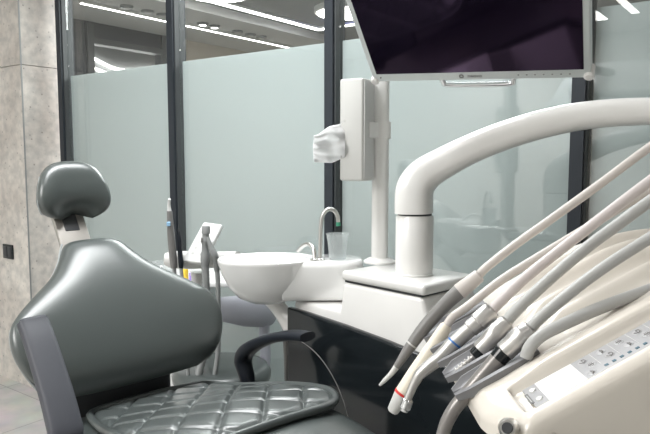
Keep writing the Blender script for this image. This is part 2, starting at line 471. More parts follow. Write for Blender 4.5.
# side wall beyond the glass: dark framed part with a lit opening, then beige plaster
ya, yb_, yc, yd_ = PX(70, 40, xl).y, PX(92, 40, xl).y, PX(160, 40, xl).y, PX(180, 40, xl).y
zo = PX(125, 49, xl).z
b = NB()
wbox(b, xl - 0.08, xl, YW + 0.1, yb_, 0, ZF); wbox(b, xl - 0.08, xl, yc, yd_, 0, ZF); wbox(b, xl - 0.08, xl, yb_, yc, zo, ZF)
struct('wall_partition', b, M_frame)
b = NB(); wbox(b, xl + 0.001, xl + 0.03, yb_ - 0.06, yb_, 0, zb - 0.01); wbox(b, xl + 0.001, xl + 0.03, yc, yc + 0.06, 0, zb - 0.01); wbox(b, xl + 0.001, xl + 0.03, yb_, yc, zo, zo + 0.05)
struct('trim_10', b, M_frame_side)
b = NB(); wbox(b, xl - 0.08, xl, yd_, YF, 0, ZF); struct('wall_beige', b, M_beige)
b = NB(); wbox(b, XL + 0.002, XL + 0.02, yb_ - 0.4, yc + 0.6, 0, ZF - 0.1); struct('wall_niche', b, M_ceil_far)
for k in range(3):
    pts = [Vector((XL + 0.031, yb_ - 0.2 + (yc - yb_ + 0.6) * j / 15, zo - 0.03 - 0.06 * k + 0.04 * math.sin(j * 0.6 + k * 0.7) - 0.008 * j)) for j in range(16)]
    b = NB(); add_tube(b, pts, 0.012, 8, 3)
    tag(obj('wavy_light', b, M_led_far, None, pts[8]), ('topmost', 'middle', 'lowest')[k] + ' wavy glowing light line in the dark framed opening beyond the glass', 'wall light', 'wavy light lines')

# ------------------------------------------------------------------ ceiling strips of the treatment room, then unseen area lamps
lin_light('linear_light', -2.75, -2.67, -2.6, 1.5, ZC, 'long glowing ceiling strip over the concrete side of the room', M_led)
lin_light('linear_light', -1.35, -1.27, -2.6, 1.5, ZC, 'long glowing ceiling strip over the patient chair', M_led)
lin_light('linear_light', 0.55, 0.63, -2.6, 1.5, ZC, 'long glowing ceiling strip over the instrument unit', M_led)

def area(name, loc, rot, sx, sy, power, col=(1, 1, 1)):
    l = bpy.data.lights.new(name, 'AREA'); l.shape = 'RECTANGLE'; l.size = sx; l.size_y = sy; l.energy = power; l.color = col
    o = bpy.data.objects.new(name, l); COL.objects.link(o); o.location = loc; o.rotation_euler = rot
    return o
area('unseen_area_lamp', (-1.45, 1.0, ZC - 0.05), (0, 0, 0), 0.6, 1.5, 48, (0.97, 0.99, 1.0))
area('unseen_area_lamp', (-3.0, -2.5, ZC - 0.05), (0, 0, 0), 0.8, 1.6, 50, (0.97, 0.99, 1.0))  # added unseen light, set back so its mirror image falls behind the monitor
area('unseen_area_lamp', (-2.15, -1.8, ZC - 0.05), (0, 0, 0), 1.2, 1.6, 85, (1, 0.98, 0.95))  # added unseen fill for the upright faces turned to the camera
area('unseen_area_lamp', (-2.1, YW + 0.9, ZF - 0.04), (0, 0, 0), 2.2, 0.9, 112, (0.97, 1, 0.99))  # added out of view to brighten the frosted film from behind

# ------------------------------------------------------------------ patient chair
chair = thing('dental_chair', 'grey-green leather dental chair with headrest and quilted seat pad', 'dental chair', CH(0, 0.35, 0))
RC = math.radians(39)
def BK(u, v, n):               # on the back: u across, v up along it, n out of its front
    f = -v * math.sin(RC) + n * math.cos(RC); z = 0.764 + v * math.cos(RC) + n * math.sin(RC)
    return CH(u, f, z)
UW = W(*CW, 0)
NBK = (BK(0, 0, 1) - BK(0, 0, 0))
VBK = (BK(0, 1, 0) - BK(0, 0, 0))
half = [(-0.045, 0.14), (-0.02, 0.225), (0.0, 0.243), (0.05, 0.268), (0.11, 0.283), (0.165, 0.276), (0.20, 0.250), (0.24, 0.208), (0.30, 0.143), (0.35, 0.108), (0.39, 0.09), (0.43, 0.07)]
b = NB(); rings = []
NV = 34
for i in range(NV + 1):
    s = i / NV; v = -0.018 + 0.436 * s
    e = math.sqrt(max(0.0, 1 - (2 * s - 1) ** 8)); e = max(e, 0.05)
    hw_ = sinterp(half, v) * (0.75 + 0.25 * e)
    th = 0.052 * e
    ring = []
    for k in range(56):
        an = 2 * PI * k / 56
        cu, sn = sgn_pow(math.cos(an), 0.75), sgn_pow(math.sin(an), 0.8)
        u = hw_ * cu
        n = th * sn + 0.035 * (cu * cu) * (hw_ / 0.28) ** 2 - 0.012 + 0.02 * math.sin(PI * min(1, max(0, s)))
        ring.append(BK(u, v, n))
    rings.append(ring)
rings_to_mesh(b, rings)
backrest = obj('backrest', b, M_leather, chair, angle=180)
# piping along the rear edge of the backrest
b = NB(); pts = []
for s in [x / 24 for x in range(25)]:
    v = -0.03 + 0.44 * s; pts.append(BK(-sinterp(half, v) * 0.985, v, -0.004 + 0.03 * (sinterp(half, v) / 0.28) ** 2))
add_tube(b, pts, 0.003, 6, 2); obj('piping', b, M_stitch, backrest)
# rear shell of the backrest
b = NB(); rings = []
for i in range(13):
    s = i / 12; v = 0.0 + 0.36 * s
    e = max(0.1, math.sqrt(max(0, 1 - (2 * s - 1) ** 6)))
    hw_ = sinterp(half, v) * 0.8 * e
    rings.append([BK(hw_ * math.cos(2 * PI * k / 24), v, -0.055 + 0.035 * e * math.sin(2 * PI * k / 24)) for k in range(24)])
rings_to_mesh(b, rings); obj('back_shell', b, M_dark, chair)
# dark carrier between backrest and seat
b = NB()
cpts = [CH(-0.02, -0.10, 0.60), CH(-0.02, -0.06, 0.70), CH(-0.02, -0.09, 0.80)]
chbox(b, -0.17, 0.13, -0.10, -0.045, 0.58, 0.80, 0.02); obj('back_carrier', b, M_dark, chair)

# headrest and its stem
HC = CH(-0.006, -0.372, 1.222)
TI = math.radians(24)
HN = (CH(0, math.cos(TI), math.sin(TI)) - CH(0, 0, 0))
HV = (CH(0, -math.sin(TI), math.cos(TI)) - CH(0, 0, 0))
b = NB(); rings = []
hh = [(-1.0, 0.72), (-0.8, 0.97), (-0.5, 1.04), (-0.1, 1.0), (0.3, 0.91), (0.7, 0.79), (0.9, 0.68), (1.0, 0.55)]
for i in range(25):
    s = -1 + 2 * i / 24
    e = math.sqrt(max(0.0, 1 - abs(s) ** 3.2)); e = max(e, 0.08)
    hw_ = 0.102 * sinterp(hh, s) * (0.55 + 0.45 * e)
    ring = []
    for k in range(40):
        an = 2 * PI * k / 40
        cu, sn = sgn_pow(math.cos(an), 0.75), sgn_pow(math.sin(an), 0.75)
        u = hw_ * cu
        v = 0.080 * s - (0.026 * (cu * cu) - 0.014) * max(0, -s) + 0.006 * max(0, s) * (1 - cu * cu)
        n = 0.050 * e * sn + 0.022 * cu * cu * (1 - max(0, s)) ** 0.7 + (0.012 * (s + 1) - 0.012)
        ring.append(HC + UW * u + HV * v + HN * n)
    rings.append(ring)
rings_to_mesh(b, rings)
headrest = obj('headrest', b, M_leather, chair, angle=180)
b = NB(); pts = []
for j in range(19):
    s = -0.8 + 1.25 * j / 18
    hw_ = 0.102 * sinterp(hh, s)
    pts.append(HC - UW * (hw_ * 0.985) + HV * (0.080 * s - 0.012 * max(0, -s)) + HN * (0.022 * (1 - max(0, s)) ** 0.7 + 0.012 * s))
add_tube(b, pts, 0.0018, 6, 2); obj('seam', b, M_stitch, headrest)
b = NB()
sa = CH(-0.02, -0.40, 1.19); sb = CH(-0.02, -0.25, 0.99)
sd = (sb - sa).normalized(); sn_ = UW.cross(sd)
add_box(b, (sa + sb) / 2, UW * 0.044, sn_ * 0.008, (sb - sa) / 2, 0.003); obj('headrest_stem', b, M_stem, chair, label='beige-grey metal stem')
b = NB(); add_box(b, sa + sd * 0.062, UW * 0.021, sn_ * 0.010, sd * 0.045, 0.002); obj('stem_clamp', b, M_dark, chair)

# seat
def seat_z(f): return sinterp([(-0.12, 0.680), (0.0, 0.688), (0.12, 0.708), (0.30, 0.752), (0.44, 0.772), (0.65, 0.752), (0.9, 0.70), (1.15, 0.66)], f)
def seat_hw(f): return sinterp([(-0.10, 0.22), (0.0, 0.25), (0.3, 0.268), (0.6, 0.262), (0.9, 0.23), (1.15, 0.18)], f)
b = NB(); rings = []
NF = 40
for i in range(NF + 1):
    s = i / NF; f = -0.10 + 1.25 * s
    e = max(0.08, math.sqrt(max(0, 1 - (2 * s - 1) ** 14)))
    hw_ = seat_hw(f) * (0.8 + 0.2 * e); zt_ = seat_z(f); th = 0.05 * e
    ring = []
    for k in range(48):
        an = 2 * PI * k / 48
        cu, sn = sgn_pow(math.cos(an), 0.62), sgn_pow(math.sin(an), 0.62)
        ring.append(CH(hw_ * cu, f, zt_ - 0.05 + th * sn - 0.012 * (cu * cu) * (1 if sn > 0 else 0)))
    rings.append(ring)
rings_to_mesh(b, rings); obj('seat', b, M_leather, chair, angle=180)
# quilted pad, laid over the seat
def pad_z(w, f):
    base = seat_z(f) - 0.012 * (w / seat_hw(f)) ** 2
    return base
PF0, PF1 = -0.01, 0.505
def pad_hw(f):                 # half width with rounded ends
    s = (f - PF0) / (PF1 - PF0)
    hw_ = sinterp([(0, 0.165), (0.2, 0.19), (0.5, 0.222), (0.8, 0.236), (1.0, 0.236)], s)
    d = PF1 - f; r = 0.09
    if d < r: hw_ -= r - math.sqrt(max(0, r * r - (r - d) ** 2))
    d = f - PF0; r = 0.03
    if d < r: hw_ -= r - math.sqrt(max(0, r * r - (r - d) ** 2))
    return hw_
PW0 = 0.040
def pad_pt(w, f, dz): return CH(w, f, pad_z(w, f) + dz)
b = NB(); NU, NV2 = 110, 110; grid = []
per = 0.112
for j in range(NV2 + 1):
    f = PF0 + (PF1 - PF0) * j / NV2; hw_ = pad_hw(f); row = []
    for i in range(NU + 1):
        w = PW0 + hw_ * (-1 + 2 * i / NU)
        q1 = (w + f * 0.85) / per; q2 = (w - f * 0.85) / per
        d1 = abs(q1 - math.floor(q1) - 0.5) * 2; d2 = abs(q2 - math.floor(q2) - 0.5) * 2     # 1 at a seam
        m = (1 - d1 ** 9) * (1 - d2 ** 9)
        edge = min(hw_ - abs(w - PW0), f - PF0, PF1 - f)
        k = min(1, max(0, edge / 0.022))
        row.append(b.verts.new(pad_pt(w, f, 0.006 + 0.0105 * (m ** 0.8) * k)))
    grid.append(row)
for j in range(NV2):
    for i in range(NU):
        b.faces.new((grid[j][i], grid[j][i + 1], grid[j + 1][i + 1], grid[j + 1][i]))
per_top = [grid[0][i] for i in range(NU + 1)] + [grid[j][NU] for j in range(1, NV2 + 1)] + [grid[NV2][i] for i in range(NU - 1, -1, -1)] + [grid[j][0] for j in range(NV2 - 1, 0, -1)]
low = [b.verts.new(v.co - Vector((0, 0, 0.012))) for v in per_top]
for i in range(len(low)):
    k = (i + 1) % len(low)
    b.faces.new((per_top[i], low[i], low[k], per_top[k]))
outline = [v.co.copy() for v in per_top]
pad = obj('quilted_pad', b, M_pad, chair, angle=60)
b = NB()
ol = outline[::3]; fr_pts = ol + [ol[0]]
add_tube(b, [p + Vector((0, 0, 0.003)) for p in fr_pts], 0.0095, 10, 1, cap=False); obj('piping', b, M_pad, pad, angle=180)
# dotted stitching along the seams
def seam(kind, c0):
    """stitch dashes on one seam line: w + sgn*0.85 f = c"""
    bm = NB(); n = 0
    f = PF0 + 0.02
    while f < PF1 - 0.02:
        w = c0 - kind * 0.85 * f
        if abs(w - PW0) < pad_hw(f) - 0.018:
            w2 = c0 - kind * 0.85 * (f + 0.0035)
            for off in (0.0,):
                a_ = pad_pt(w, f, 0.0068); c_ = pad_pt(w2, f + 0.0035, 0.0068)
                add_tube(bm, [a_, c_], 0.0009, 5, 1); n += 1
        f += 0.006
    return bm if n else None
bm_all = NB()
for kind in (1, -1):
    for k in range(-10, 12):
        c0 = (k + 0.0) * per
        s_ = seam(kind, c0)
        if s_:
            me = bpy.data.meshes.new('t'); s_.to_mesh(me); s_.free(); bm_all.from_mesh(me); bpy.data.meshes.remove(me)
obj('stitching', bm_all, M_stitch, pad, angle=180)

# raised armrest near the viewer
b = NB()
pth = [P(69, 447, 1.235), P(65, 428, 1.25), P(58, 400, 1.28), P(49, 370, 1.315), P(40, 342, 1.35), P(33.5, 324, 1.375), P(32, 319, 1.38)]
path = catmull(pth, 6); fr = frames(path); rings = []
for i, p in enumerate(path):
    s = i / (len(path) - 1)
    t = fr[i][0]; v = UW; v = (v - t * v.dot(t)).normalized(); u = v.cross(t).normalized()
    e = max(0.3, min(1, math.sqrt(max(0, 1 - (1 - min(1, s / 0.14)) ** 2)))) * (1.0 if s < 0.97 else 0.88)
    rings.append(superring(p, u * 0.018 * e, v * (0.034 - 0.003 * s) * e, 0.5, 28))
rings_to_mesh(b, rings)
obj('armrest', b, M_slate, chair, angle=50, label='slate grey armrest swung up beside the backrest')
b = NB(); add_tube(b, [P(66, 440, 1.25), CH(-0.26, 0.22, 0.68), CH(-0.20, 0.16, 0.63)], 0.020, 12, 4); obj('armrest_bracket', b, M_dark, chair)
# black armrest on the far side
b = NB()
pth = [CH(0.31, 0.065, 0.62), CH(0.31, 0.055, 0.69), CH(0.31, 0.035, 0.738), CH(0.31, 0.055, 0.773), CH(0.31, 0.115, 0.810), CH(0.31, 0.19, 0.841), CH(0.31, 0.26, 0.860), CH(0.31, 0.315, 0.868)]
rad = [(0.019, 0.021), (0.019, 0.021), (0.021, 0.026), (0.020, 0.027), (0.016, 0.026), (0.0135, 0.027), (0.0135, 0.028), (0.0115, 0.026)]
sub = 6
path = catmull(pth, sub); ru = lerp_list([r[0] for r in rad], sub); rv = lerp_list([r[1] for r in rad], sub); fr = frames(path); rings = []
for i, p in enumerate(path):
    t = fr[i][0]; v = UW; u = v.cross(t).normalized()
    rings.append(superring(p, u * ru[i], v * rv[i], 0.75, 24))
rings_to_mesh(b, rings)
obj('armrest', b, M_navy, chair, angle=60, label='glossy black curved armrest')
# underframe, pedestal, base
b = NB(); chbox(b, -0.16, 0.16, -0.08, 0.7, 0.585, 0.672, 0.02); obj('underframe', b, M_dark, chair)
b = NB(); chbox(b, -0.11, 0.11, 0.18, 0.46, 0.06, 0.60, 0.03); obj('pedestal', b, M_white, chair)
b = NB(); chbox(b, -0.22, 0.22, -0.05, 0.85, 0.0, 0.07, 0.02); obj('base_plate', b, M_grey, chair)

CHO[:] = [0.013, 0.012]
# ------------------------------------------------------------------ dental unit (body, pole, column, arm)
unit = thing('dental_unit', 'white dental unit with glossy black side panel, pole and swan arm', 'dental unit', CH(0.55, 0.36, 0))
ZU = 1.015
b = NB()
# widening lower body with a sloping shoulder
def prism(bm, poly_fz, w0, w1, bevel=0.012):
    v0 = [bm.verts.new(CH(w0, f, z)) for f, z in poly_fz]; v1 = [bm.verts.new(CH(w1, f, z)) for f, z in poly_fz]
    fs = [bm.faces.new(v0), bm.faces.new(v1[::-1])]
    n = len(v0)
    for i in range(n):
        k = (i + 1) % n; fs.append(bm.faces.new((v0[i], v1[i], v1[k], v0[k])))
    bmesh.ops.recalc_face_normals(bm, faces=fs)
    if bevel: bmesh.ops.bevel(bm, geom=list({e for f in fs for e in f.edges}), offset=bevel, segments=3, profile=0.5, affect='EDGES')
prism(b, [(0.07, 0.30), (0.07, 0.905), (0.262, 0.903), (0.275, ZU - 0.031), (0.545, ZU - 0.031), (0.585, 0.86), (0.76, 0.83), (0.76, 0.30)], 0.4475, 0.665)
obj('body', b, M_white, unit)
b = NB(); chbox(b, 0.447, 0.667, 0.269, 0.552, ZU - 0.027, ZU, 0.010, 4); obj('top_cap', b, M_white, unit)
b = NB(); chbox(b, 0.452, 0.662, 0.28, 0.541, ZU - 0.031, ZU - 0.026); obj('shadow_gap', b, M_dark, unit, smooth=False)
# black side panel
b = NB()
prism(b, [(0.065, 0.12), (0.065, 0.882), (0.15, 0.880), (0.30, 0.873), (0.45, 0.862), (0.62, 0.845), (0.77, 0.82), (0.77, 0.12)], 0.425, 0.4465, 0.006)
bp_ = obj('side_panel', b, M_black, unit, angle=30, label='glossy black side panel')
b = NB(); pts = [CH(0.4245, 0.10 + 0.24 * math.sin(t * PI / 2 / 8), 0.52 + 0.275 * math.cos(t * PI / 2 / 8)) for t in range(9)]
add_tube(b, pts, 0.0012, 6, 3); obj('panel_seam', b, M_greyd, bp_)
b = NB(); chbox(b, 0.46, 0.66, 0.08, 0.72, 0.0, 0.30, 0.01); obj('plinth', b, M_dark, unit)
# pole
pc = P(379.5, 265, 1.835)
b = NB(); rings = []
pu = W(1, 0, 0); pv = W(0, 1, 0)
for z in (ZU + 0.001, ZU + 0.02, 1.2, 1.4, 1.6, 1.9):
    rings.append(superring(Vector((pc.x, pc.y, z)), pu * 0.024, pv * 0.024, 0.7, 28))
rings_to_mesh(b, rings); obj('pole', b, M_white, unit)
b = NB(); add_lathe(b, (pc.x, pc.y), [(0.046, ZU + 0.0005), (0.046, ZU + 0.006), (0.036, ZU + 0.013), (0.027, ZU + 0.016)], 32); obj('pole_foot', b, M_white, unit)
# column
cc = P(414, 272, 1.655); cr_ = 0.049
z1 = P(414, 215, 1.655).z
b = NB(); add_lathe(b, (cc.x, cc.y), [(cr_ + 0.002, ZU + 0.0005), (cr_ + 0.002, ZU + 0.004), (cr_ - 0.001, ZU + 0.006), (cr_, ZU + 0.02), (cr_, z1 - 0.004), (cr_ - 0.003, z1)], 48); obj('column', b, M_white, unit)
b = NB(); add_lathe(b, (cc.x, cc.y), [(cr_ - 0.005, z1 - 0.001), (cr_ - 0.005, z1 + 0.005)], 40); obj('swivel_ring', b, M_dark, unit)
# swan arm
am = [(414, 213, 1.655, 0.049, 0.049), (414, 202, 1.655, 0.049, 0.049), (415.5, 188, 1.655, 0.0485, 0.048), (424, 175.5, 1.652, 0.045, 0.045), (440, 165.0, 1.64, 0.041, 0.042), (470, 149.5, 1.61, 0.037, 0.04), (505, 135.5, 1.575, 0.0355, 0.039), (545, 123.5, 1.53, 0.034, 0.038), (590, 115, 1.48, 0.032, 0.036), (650, 111.5, 1.41, 0.030, 0.034), (720, 115, 1.33, 0.029, 0.033), (800, 130, 1.22, 0.028, 0.032)]
pts = [P(x, y, d) for x, y, d, _, _ in am] + [W(0.98, 1.02, 1.30), W(0.98, 0.92, 1.20)]
r1 = [q[3] for q in am] + [0.03, 0.03]; r2 = [q[4] for q in am] + [0.034, 0.034]
sub = 6
path = catmull(pts, sub); ra = lerp_list(r1, sub); rb = lerp_list(r2, sub); rings = []
for i, p in enumerate(path):
    t = (path[min(i + 1, len(path) - 1)] - path[max(i - 1, 0)]).normalized()
    side = W(0.35, 1, 0); side = (side - t * side.dot(t)).normalized(); up = t.cross(side) * -1
    rings.append(superring(p, up * ra[i], side * rb[i], 0.8, 32))
rings_to_mesh(b := NB(), rings); obj('swan_arm', b, M_white, unit, angle=60)

# white curved drain bracket below the bowl, and drain pipes
b = NB(); pth = [CH(0.45, -0.08, 0.90), CH(0.455, -0.02, 0.87), CH(0.46, 0.05, 0.80), CH(0.465, 0.10, 0.70), CH(0.47, 0.12, 0.60)]
add_tube(b, pth, [0.030, 0.030, 0.030, 0.028, 0.026], 16, 6, flat=0.6); obj('bowl_bracket', b, M_white, unit)
for px, m in ((285, M_greyd), (290, M_light_grey), (295, M_dark)):
    q0 = P(px, 335, 1.90); q1 = P(px + 2, 385, 1.90)
    b = NB(); add_tube(b, [q0 + Vector((0, 0, 0.05)), q0, q1, Vector((q1.x, q1.y, 0.02))], 0.008, 10, 4); obj('drain_pipe', b, m, unit)

# ------------------------------------------------------------------ spittoon
sp = thing('spittoon', 'white ceramic spittoon bowl with rounded pedestal beside the pole', 'spittoon', CH(0.55, 0.13, 0.906))
ZR = 1.032
hc = CH(0.553, 0.140, 0); bc = P(267.5, 255, 1.865)
# pedestal housing: capsule from the pedestal towards the bowl
b = NB(); rings = []
dirb = Vector((bc.x - hc.x, bc.y - hc.y, 0)).normalized(); sideb = Vector((-dirb.y, dirb.x, 0))
def capsule(r, l, z, n=20):
    pts = []
    for k in range(n + 1):
        an = -PI / 2 + PI * k / n
        pts.append(Vector((hc.x, hc.y, z)) - dirb * (r * math.cos(an)) + sideb * (r * math.sin(an)))
    for k in range(n + 1):
        an = PI / 2 - PI * k / n
        pts.append(Vector((hc.x, hc.y, z)) + dirb * (l + 0.3 * r * math.cos(an)) + sideb * (r * math.sin(an)))
    return pts
for r, z in ((0.070, 0.907), (0.080, 0.910), (0.092, 0.925), (0.098, 0.97), (0.099, 1.005), (0.096, 1.018), (0.088, 1.0225)):
    rings.append(capsule(r * 0.82, 0.15, z))
rings_to_mesh(b, rings); obj('housing', b, M_ceramic, sp, angle=60)
prof = [(0.02, 0.900), (0.06, 0.902), (0.098, 0.918), (0.128, 0.950), (0.150, 0.990), (0.160, 1.022), (0.162, ZR - 0.004), (0.160, ZR), (0.154, ZR - 0.001), (0.148, ZR - 0.012), (0.135, 0.995), (0.11, 0.955), (0.07, 0.928), (0.02, 0.918)]
BV = Vector((bc.x, bc.y, 0)).normalized(); BS = Vector((-BV.y, BV.x, 0))
def oval(bm, pr, n=56, off=0.0):
    rings_to_mesh(bm, [[Vector((bc.x, bc.y, z - 0.008)) + BS * (r * math.cos(2 * PI * k / n)) + BV * (0.76 * r * math.sin(2 * PI * k / n)) for k in range(n)] for r, z in pr])
b = NB(); oval(b, [(r * 0.905, z) for r, z in prof]); obj('bowl', b, M_ceramic, sp, angle=60)
b = NB(); oval(b, [(0.022, 0.9185), (0.022, 0.9215), (0.012, 0.9225)], 20); obj('drain', b, M_steel, sp)
# tall cup filler
fb = P(320, 255, 1.84); d_ = 1.84
fz0 = 1.018
pts = [Vector((fb.x, fb.y, fz0)), P(320.5, 240, d_), P(321, 225, d_), P(323, 215, d_), P(328, 209.5, d_), P(334, 210.5, d_), P(337.5, 216, d_), P(338.2, 223, d_)]
b = NB(); add_tube(b, pts, 0.0062, 14, 8); fc = obj('cup_filler', b, M_steel, sp, angle=180)
b = NB(); add_tube(b, [P(338.2, 222, d_), P(338.3, 226, d_)], 0.0066, 12, 1); obj('nozzle', b, M_green, fc)
b = NB(); add_lathe(b, (fb.x, fb.y), [(0.015, fz0), (0.015, fz0 + 0.008), (0.009, fz0 + 0.012)], 20); obj('collar', b, M_steel, fc)
# low bowl rinse spout
rb_ = P(314.5, 259, 1.83)
pts = [Vector((rb_.x, rb_.y, fz0)), P(314.3, 252, 1.84), P(312.5, 247, 1.85), P(308, 244, 1.87), P(303, 246, 1.89), P(298, 251, 1.91)]
b = NB(); add_tube(b, pts, 0.0062, 14, 8); rs = obj('rinse_spout', b, M_steel, sp, angle=180)
b = NB(); add_lathe(b, (rb_.x, rb_.y), [(0.014, fz0), (0.014, fz0 + 0.008), (0.008, fz0 + 0.011)], 20); obj('collar', b, M_steel, rs)
# plastic cup
cu = P(337.5, 257, 1.845); zc0 = 1.0235
b = NB()
cp = [(0.0235, zc0), (0.0245, zc0 + 0.002), (0.027, zc0 + 0.03), (0.0285, zc0 + 0.045), (0.0280, zc0 + 0.047), (0.0325, zc0 + 0.072), (0.0345, zc0 + 0.0735), (0.0345, zc0 + 0.0755), (0.0318, zc0 + 0.0755), (0.0272, zc0 + 0.047), (0.0275, zc0 + 0.045), (0.026, zc0 + 0.03), (0.0232, zc0 + 0.0035)]
rings = [[Vector((cu.x + r * math.cos(2 * PI * k / 36), cu.y + r * math.sin(2 * PI * k / 36), z)) for k in range(36)] for r, z in cp]
rings_to_mesh(b, rings)
tag(obj('plastic_cup', b, None or M_clear, None, (cu.x, cu.y, zc0), angle=50), 'clear empty plastic cup standing under the curved tap', 'cup')

CHO[:] = [0.0, 0.0]
# ------------------------------------------------------------------ dispenser on the pole with a tissue
dp = 1.80
ds = thing('tissue_dispenser', 'upright pale grey tissue dispenser clamped to the pole', 'dispenser', P(356, 181, dp))
cen = P(357, 130.5, dp); hz = abs(P(355, 80, dp).z - P(355, 181, dp).z) / 2
dxv = W(0.86, -0.50, 0); dyv = W(0.50, 0.86, 0)
b = NB(); add_box(b, cen, dxv * 0.036, dyv * 0.036, (0, 0, hz), 0.006); obj('casing', b, M_disp, ds)
b = NB(); add_box(b, cen + dxv * 0.0375, dyv * 0.030, dxv * 0.002, (0, 0, hz * 0.95), 0.0015); obj('cover_seam', b, M_light_grey, ds)
b = NB()
zc_ = P(380, 130, dp).z
rings = []
for z in (zc_ - 0.024, zc_ + 0.024):
    rings.append(superring(Vector((pc.x, pc.y, z)), pu * 0.029, pv * 0.029, 0.6, 28))
rings_to_mesh(b, rings)
mid = (cen + dxv * 0.03 + Vector((pc.x, pc.y, zc_))) / 2; mid.z = zc_
vv = Vector((pc.x, pc.y, zc_)) - (cen + dxv * 0.03); vv.z = 0
add_box(b, mid, vv / 2, Vector((-vv.y, vv.x, 0)).normalized() * 0.012, (0, 0, 0.022), 0.002)
obj('pole_clamp', b, M_white, ds)
# tissue
b = NB(); n1, n2 = 26, 22
A = [P(345, 122, dp), P(345, 158, dp)]; 
gr = []
for i in range(n1 + 1):
    s = i / n1; row = []
    top = (345 - 31 * s, 120 + 15 * s + 1.2 * math.sin(s * 9)); bot = (345 - 31 * s, 157 + 6 * min(1, s * 2.4) - 1.5 * max(0, s - 0.45))
    for j in range(n2 + 1):
        t = j / n2
        px = top[0] + (bot[0] - top[0]) * t - 1.0 * math.sin(t * PI) * s; py = top[1] + (bot[1] - top[1]) * t
        dpt = 1.775 + 0.011 * math.sin(t * 15 + s * 4) * (0.35 + s) + 0.008 * math.sin(s * 10 + t * 6) + 0.03 * s * (t - 0.5)
        row.append(b.verts.new(P(px, py, dpt)))
    gr.append(row)
for i in range(n1):
    for j in range(n2): b.faces.new((gr[i][j], gr[i + 1][j], gr[i + 1][j + 1], gr[i][j + 1]))
bmesh.ops.solidify(b, geom=b.faces[:], thickness=0.0012)
tag(obj('tissue', b, M_tissue, None, P(330, 160, dp), angle=180), 'crumpled white tissue pulled out of the grey dispenser', 'tissue')

# ------------------------------------------------------------------ monitor
def ray(px, py):
    return P(px, py, 1.0) - Vector((0, 0, H))
def cam_vec(r, u, f):
    return W(r, f * math.cos(PITCH) + u * math.sin(PITCH), -f * math.sin(PITCH) + u * math.cos(PITCH))
cam0 = Vector((0, 0, H))
def PC(px, py, D):             # D along the lens axis
    return cam0 + cam_vec((px - 325) / F * D, (217 - py) / F * D, D)
mBL = PC(374, 82, 1.60); mBR = PC(591, 78, 1.60 * 0.862)
ex = (mBR - mBL); mw = ex.length; ex.normalize()
dn = cam_vec(0.319, -0.582, 0.748); ey = -(dn - ex * dn.dot(ex)).normalized(); ez = ex.cross(ey)   # ez points out of the screen
mh = mw * 0.60
def MN(x, y, z): return mBL + ex * x + ey * y + ez * z
mon = thing('monitor', 'tilted flat monitor with dark screen hanging above the swan arm', 'monitor', MN(mw / 2, 0, 0))
b = NB(); add_box(b, MN(mw / 2, mh / 2, -0.018), ex * mw / 2, ey * mh / 2, ez * 0.018, 0.004); obj('frame', b, M_bezel, mon)
b = NB(); add_box(b, MN(mw / 2, 0.026 + (mh - 0.040) / 2, 0.0004), ex * (mw / 2 - 0.014), ey * (mh - 0.040) / 2, ez * 0.0006); obj('screen', b, M_screen, mon, smooth=False)
b = NB(); add_box(b, MN(mw / 2, mh * 0.5, -0.050), ex * mw * 0.34, ey * mh * 0.34, ez * 0.018, 0.012); obj('rear_housing', b, M_white, mon)
b = NB()
hx0, hx1 = mw * 0.338, mw * 0.672
add_tube(b, [MN(hx0, 0.004, -0.012), MN(hx0 + 0.002, -0.014, -0.012), MN(hx0 + 0.012, -0.024, -0.012), MN((hx0 + hx1) / 2, -0.026, -0.012), MN(hx1 - 0.012, -0.024, -0.012), MN(hx1 - 0.002, -0.014, -0.012), MN(hx1, 0.004, -0.012)], 0.0063, 10, 6)
obj('handle', b, M_chrome, mon, label='thin chrome grab handle')
for x, y in ((mw - 0.004, 0.006), (0.004, 0.004)):
    b = NB(); add_rot(b, MN(x, y, -0.028), MN(x, y, 0.006), [(0, 0.011), (0.9, 0.011), (1, 0.008)]); obj('corner_bumper', b, M_white, mon)
b = NB(); add_text(b, 'neovo', 0.0135, MN(mw * 0.505, 0.0135, 0.0006), ex, ey); obj('logo_lettering', b, M_icon, mon, smooth=False)
b = NB(); lc = MN(mw * 0.505 - 0.031, 0.0135, 0.0006)
ringo = [[lc + ex * (r * math.cos(2 * PI * k / 24)) + ey * (r * math.sin(2 * PI * k / 24)) + ez * zz for k in range(24)] for r, zz in ((0.0030, 0), (0.0056, 0), (0.0056, 0.0005), (0.0030, 0.0005))]
rings_to_mesh(b, ringo, closed=True); obj('logo_mark', b, M_icon, mon, smooth=False)
for k in range(7):
    b = NB(); add_box(b, MN(mw * (0.70 + 0.036 * k), 0.0135, 0.0006), ex * 0.0018, ey * 0.0013, ez * 0.0005); obj('button', b, M_grey, mon, smooth=False)
b = NB(); add_rot(b, MN(0.022, 0.014, 0), MN(0.022, 0.014, 0.0012), [(0, 0.002), (1, 0.002)], 12); obj('power_light', b, M_icon, mon, smooth=False)
# bracket to the pole
b = NB(); q = Vector((pc.x, pc.y, 1.72)); back = MN(mw * 0.45, mh * 0.55, -0.066)
add_tube(b, [back, (back + q) / 2 + Vector((0, 0, 0.01)), q], 0.018, 12, 4); obj('mount_arm', b, M_white, mon)

# ------------------------------------------------------------------ assistant's holder left of the bowl
dh = 2.12
hold = thing('instrument_rack', 'white instrument rack with slanted keypad left of the spittoon bowl', 'instrument rack', P(197, 285, dh))
b = NB(); add_tube(b, [P(165, 259, dh), P(172, 259.5, dh), P(190, 260, dh), P(215, 259.5, dh), P(238, 258, 2.05)], [0.020, 0.029, 0.031, 0.028, 0.022], 18, 5, flat=0.8); obj('rack_bar', b, M_white, hold)
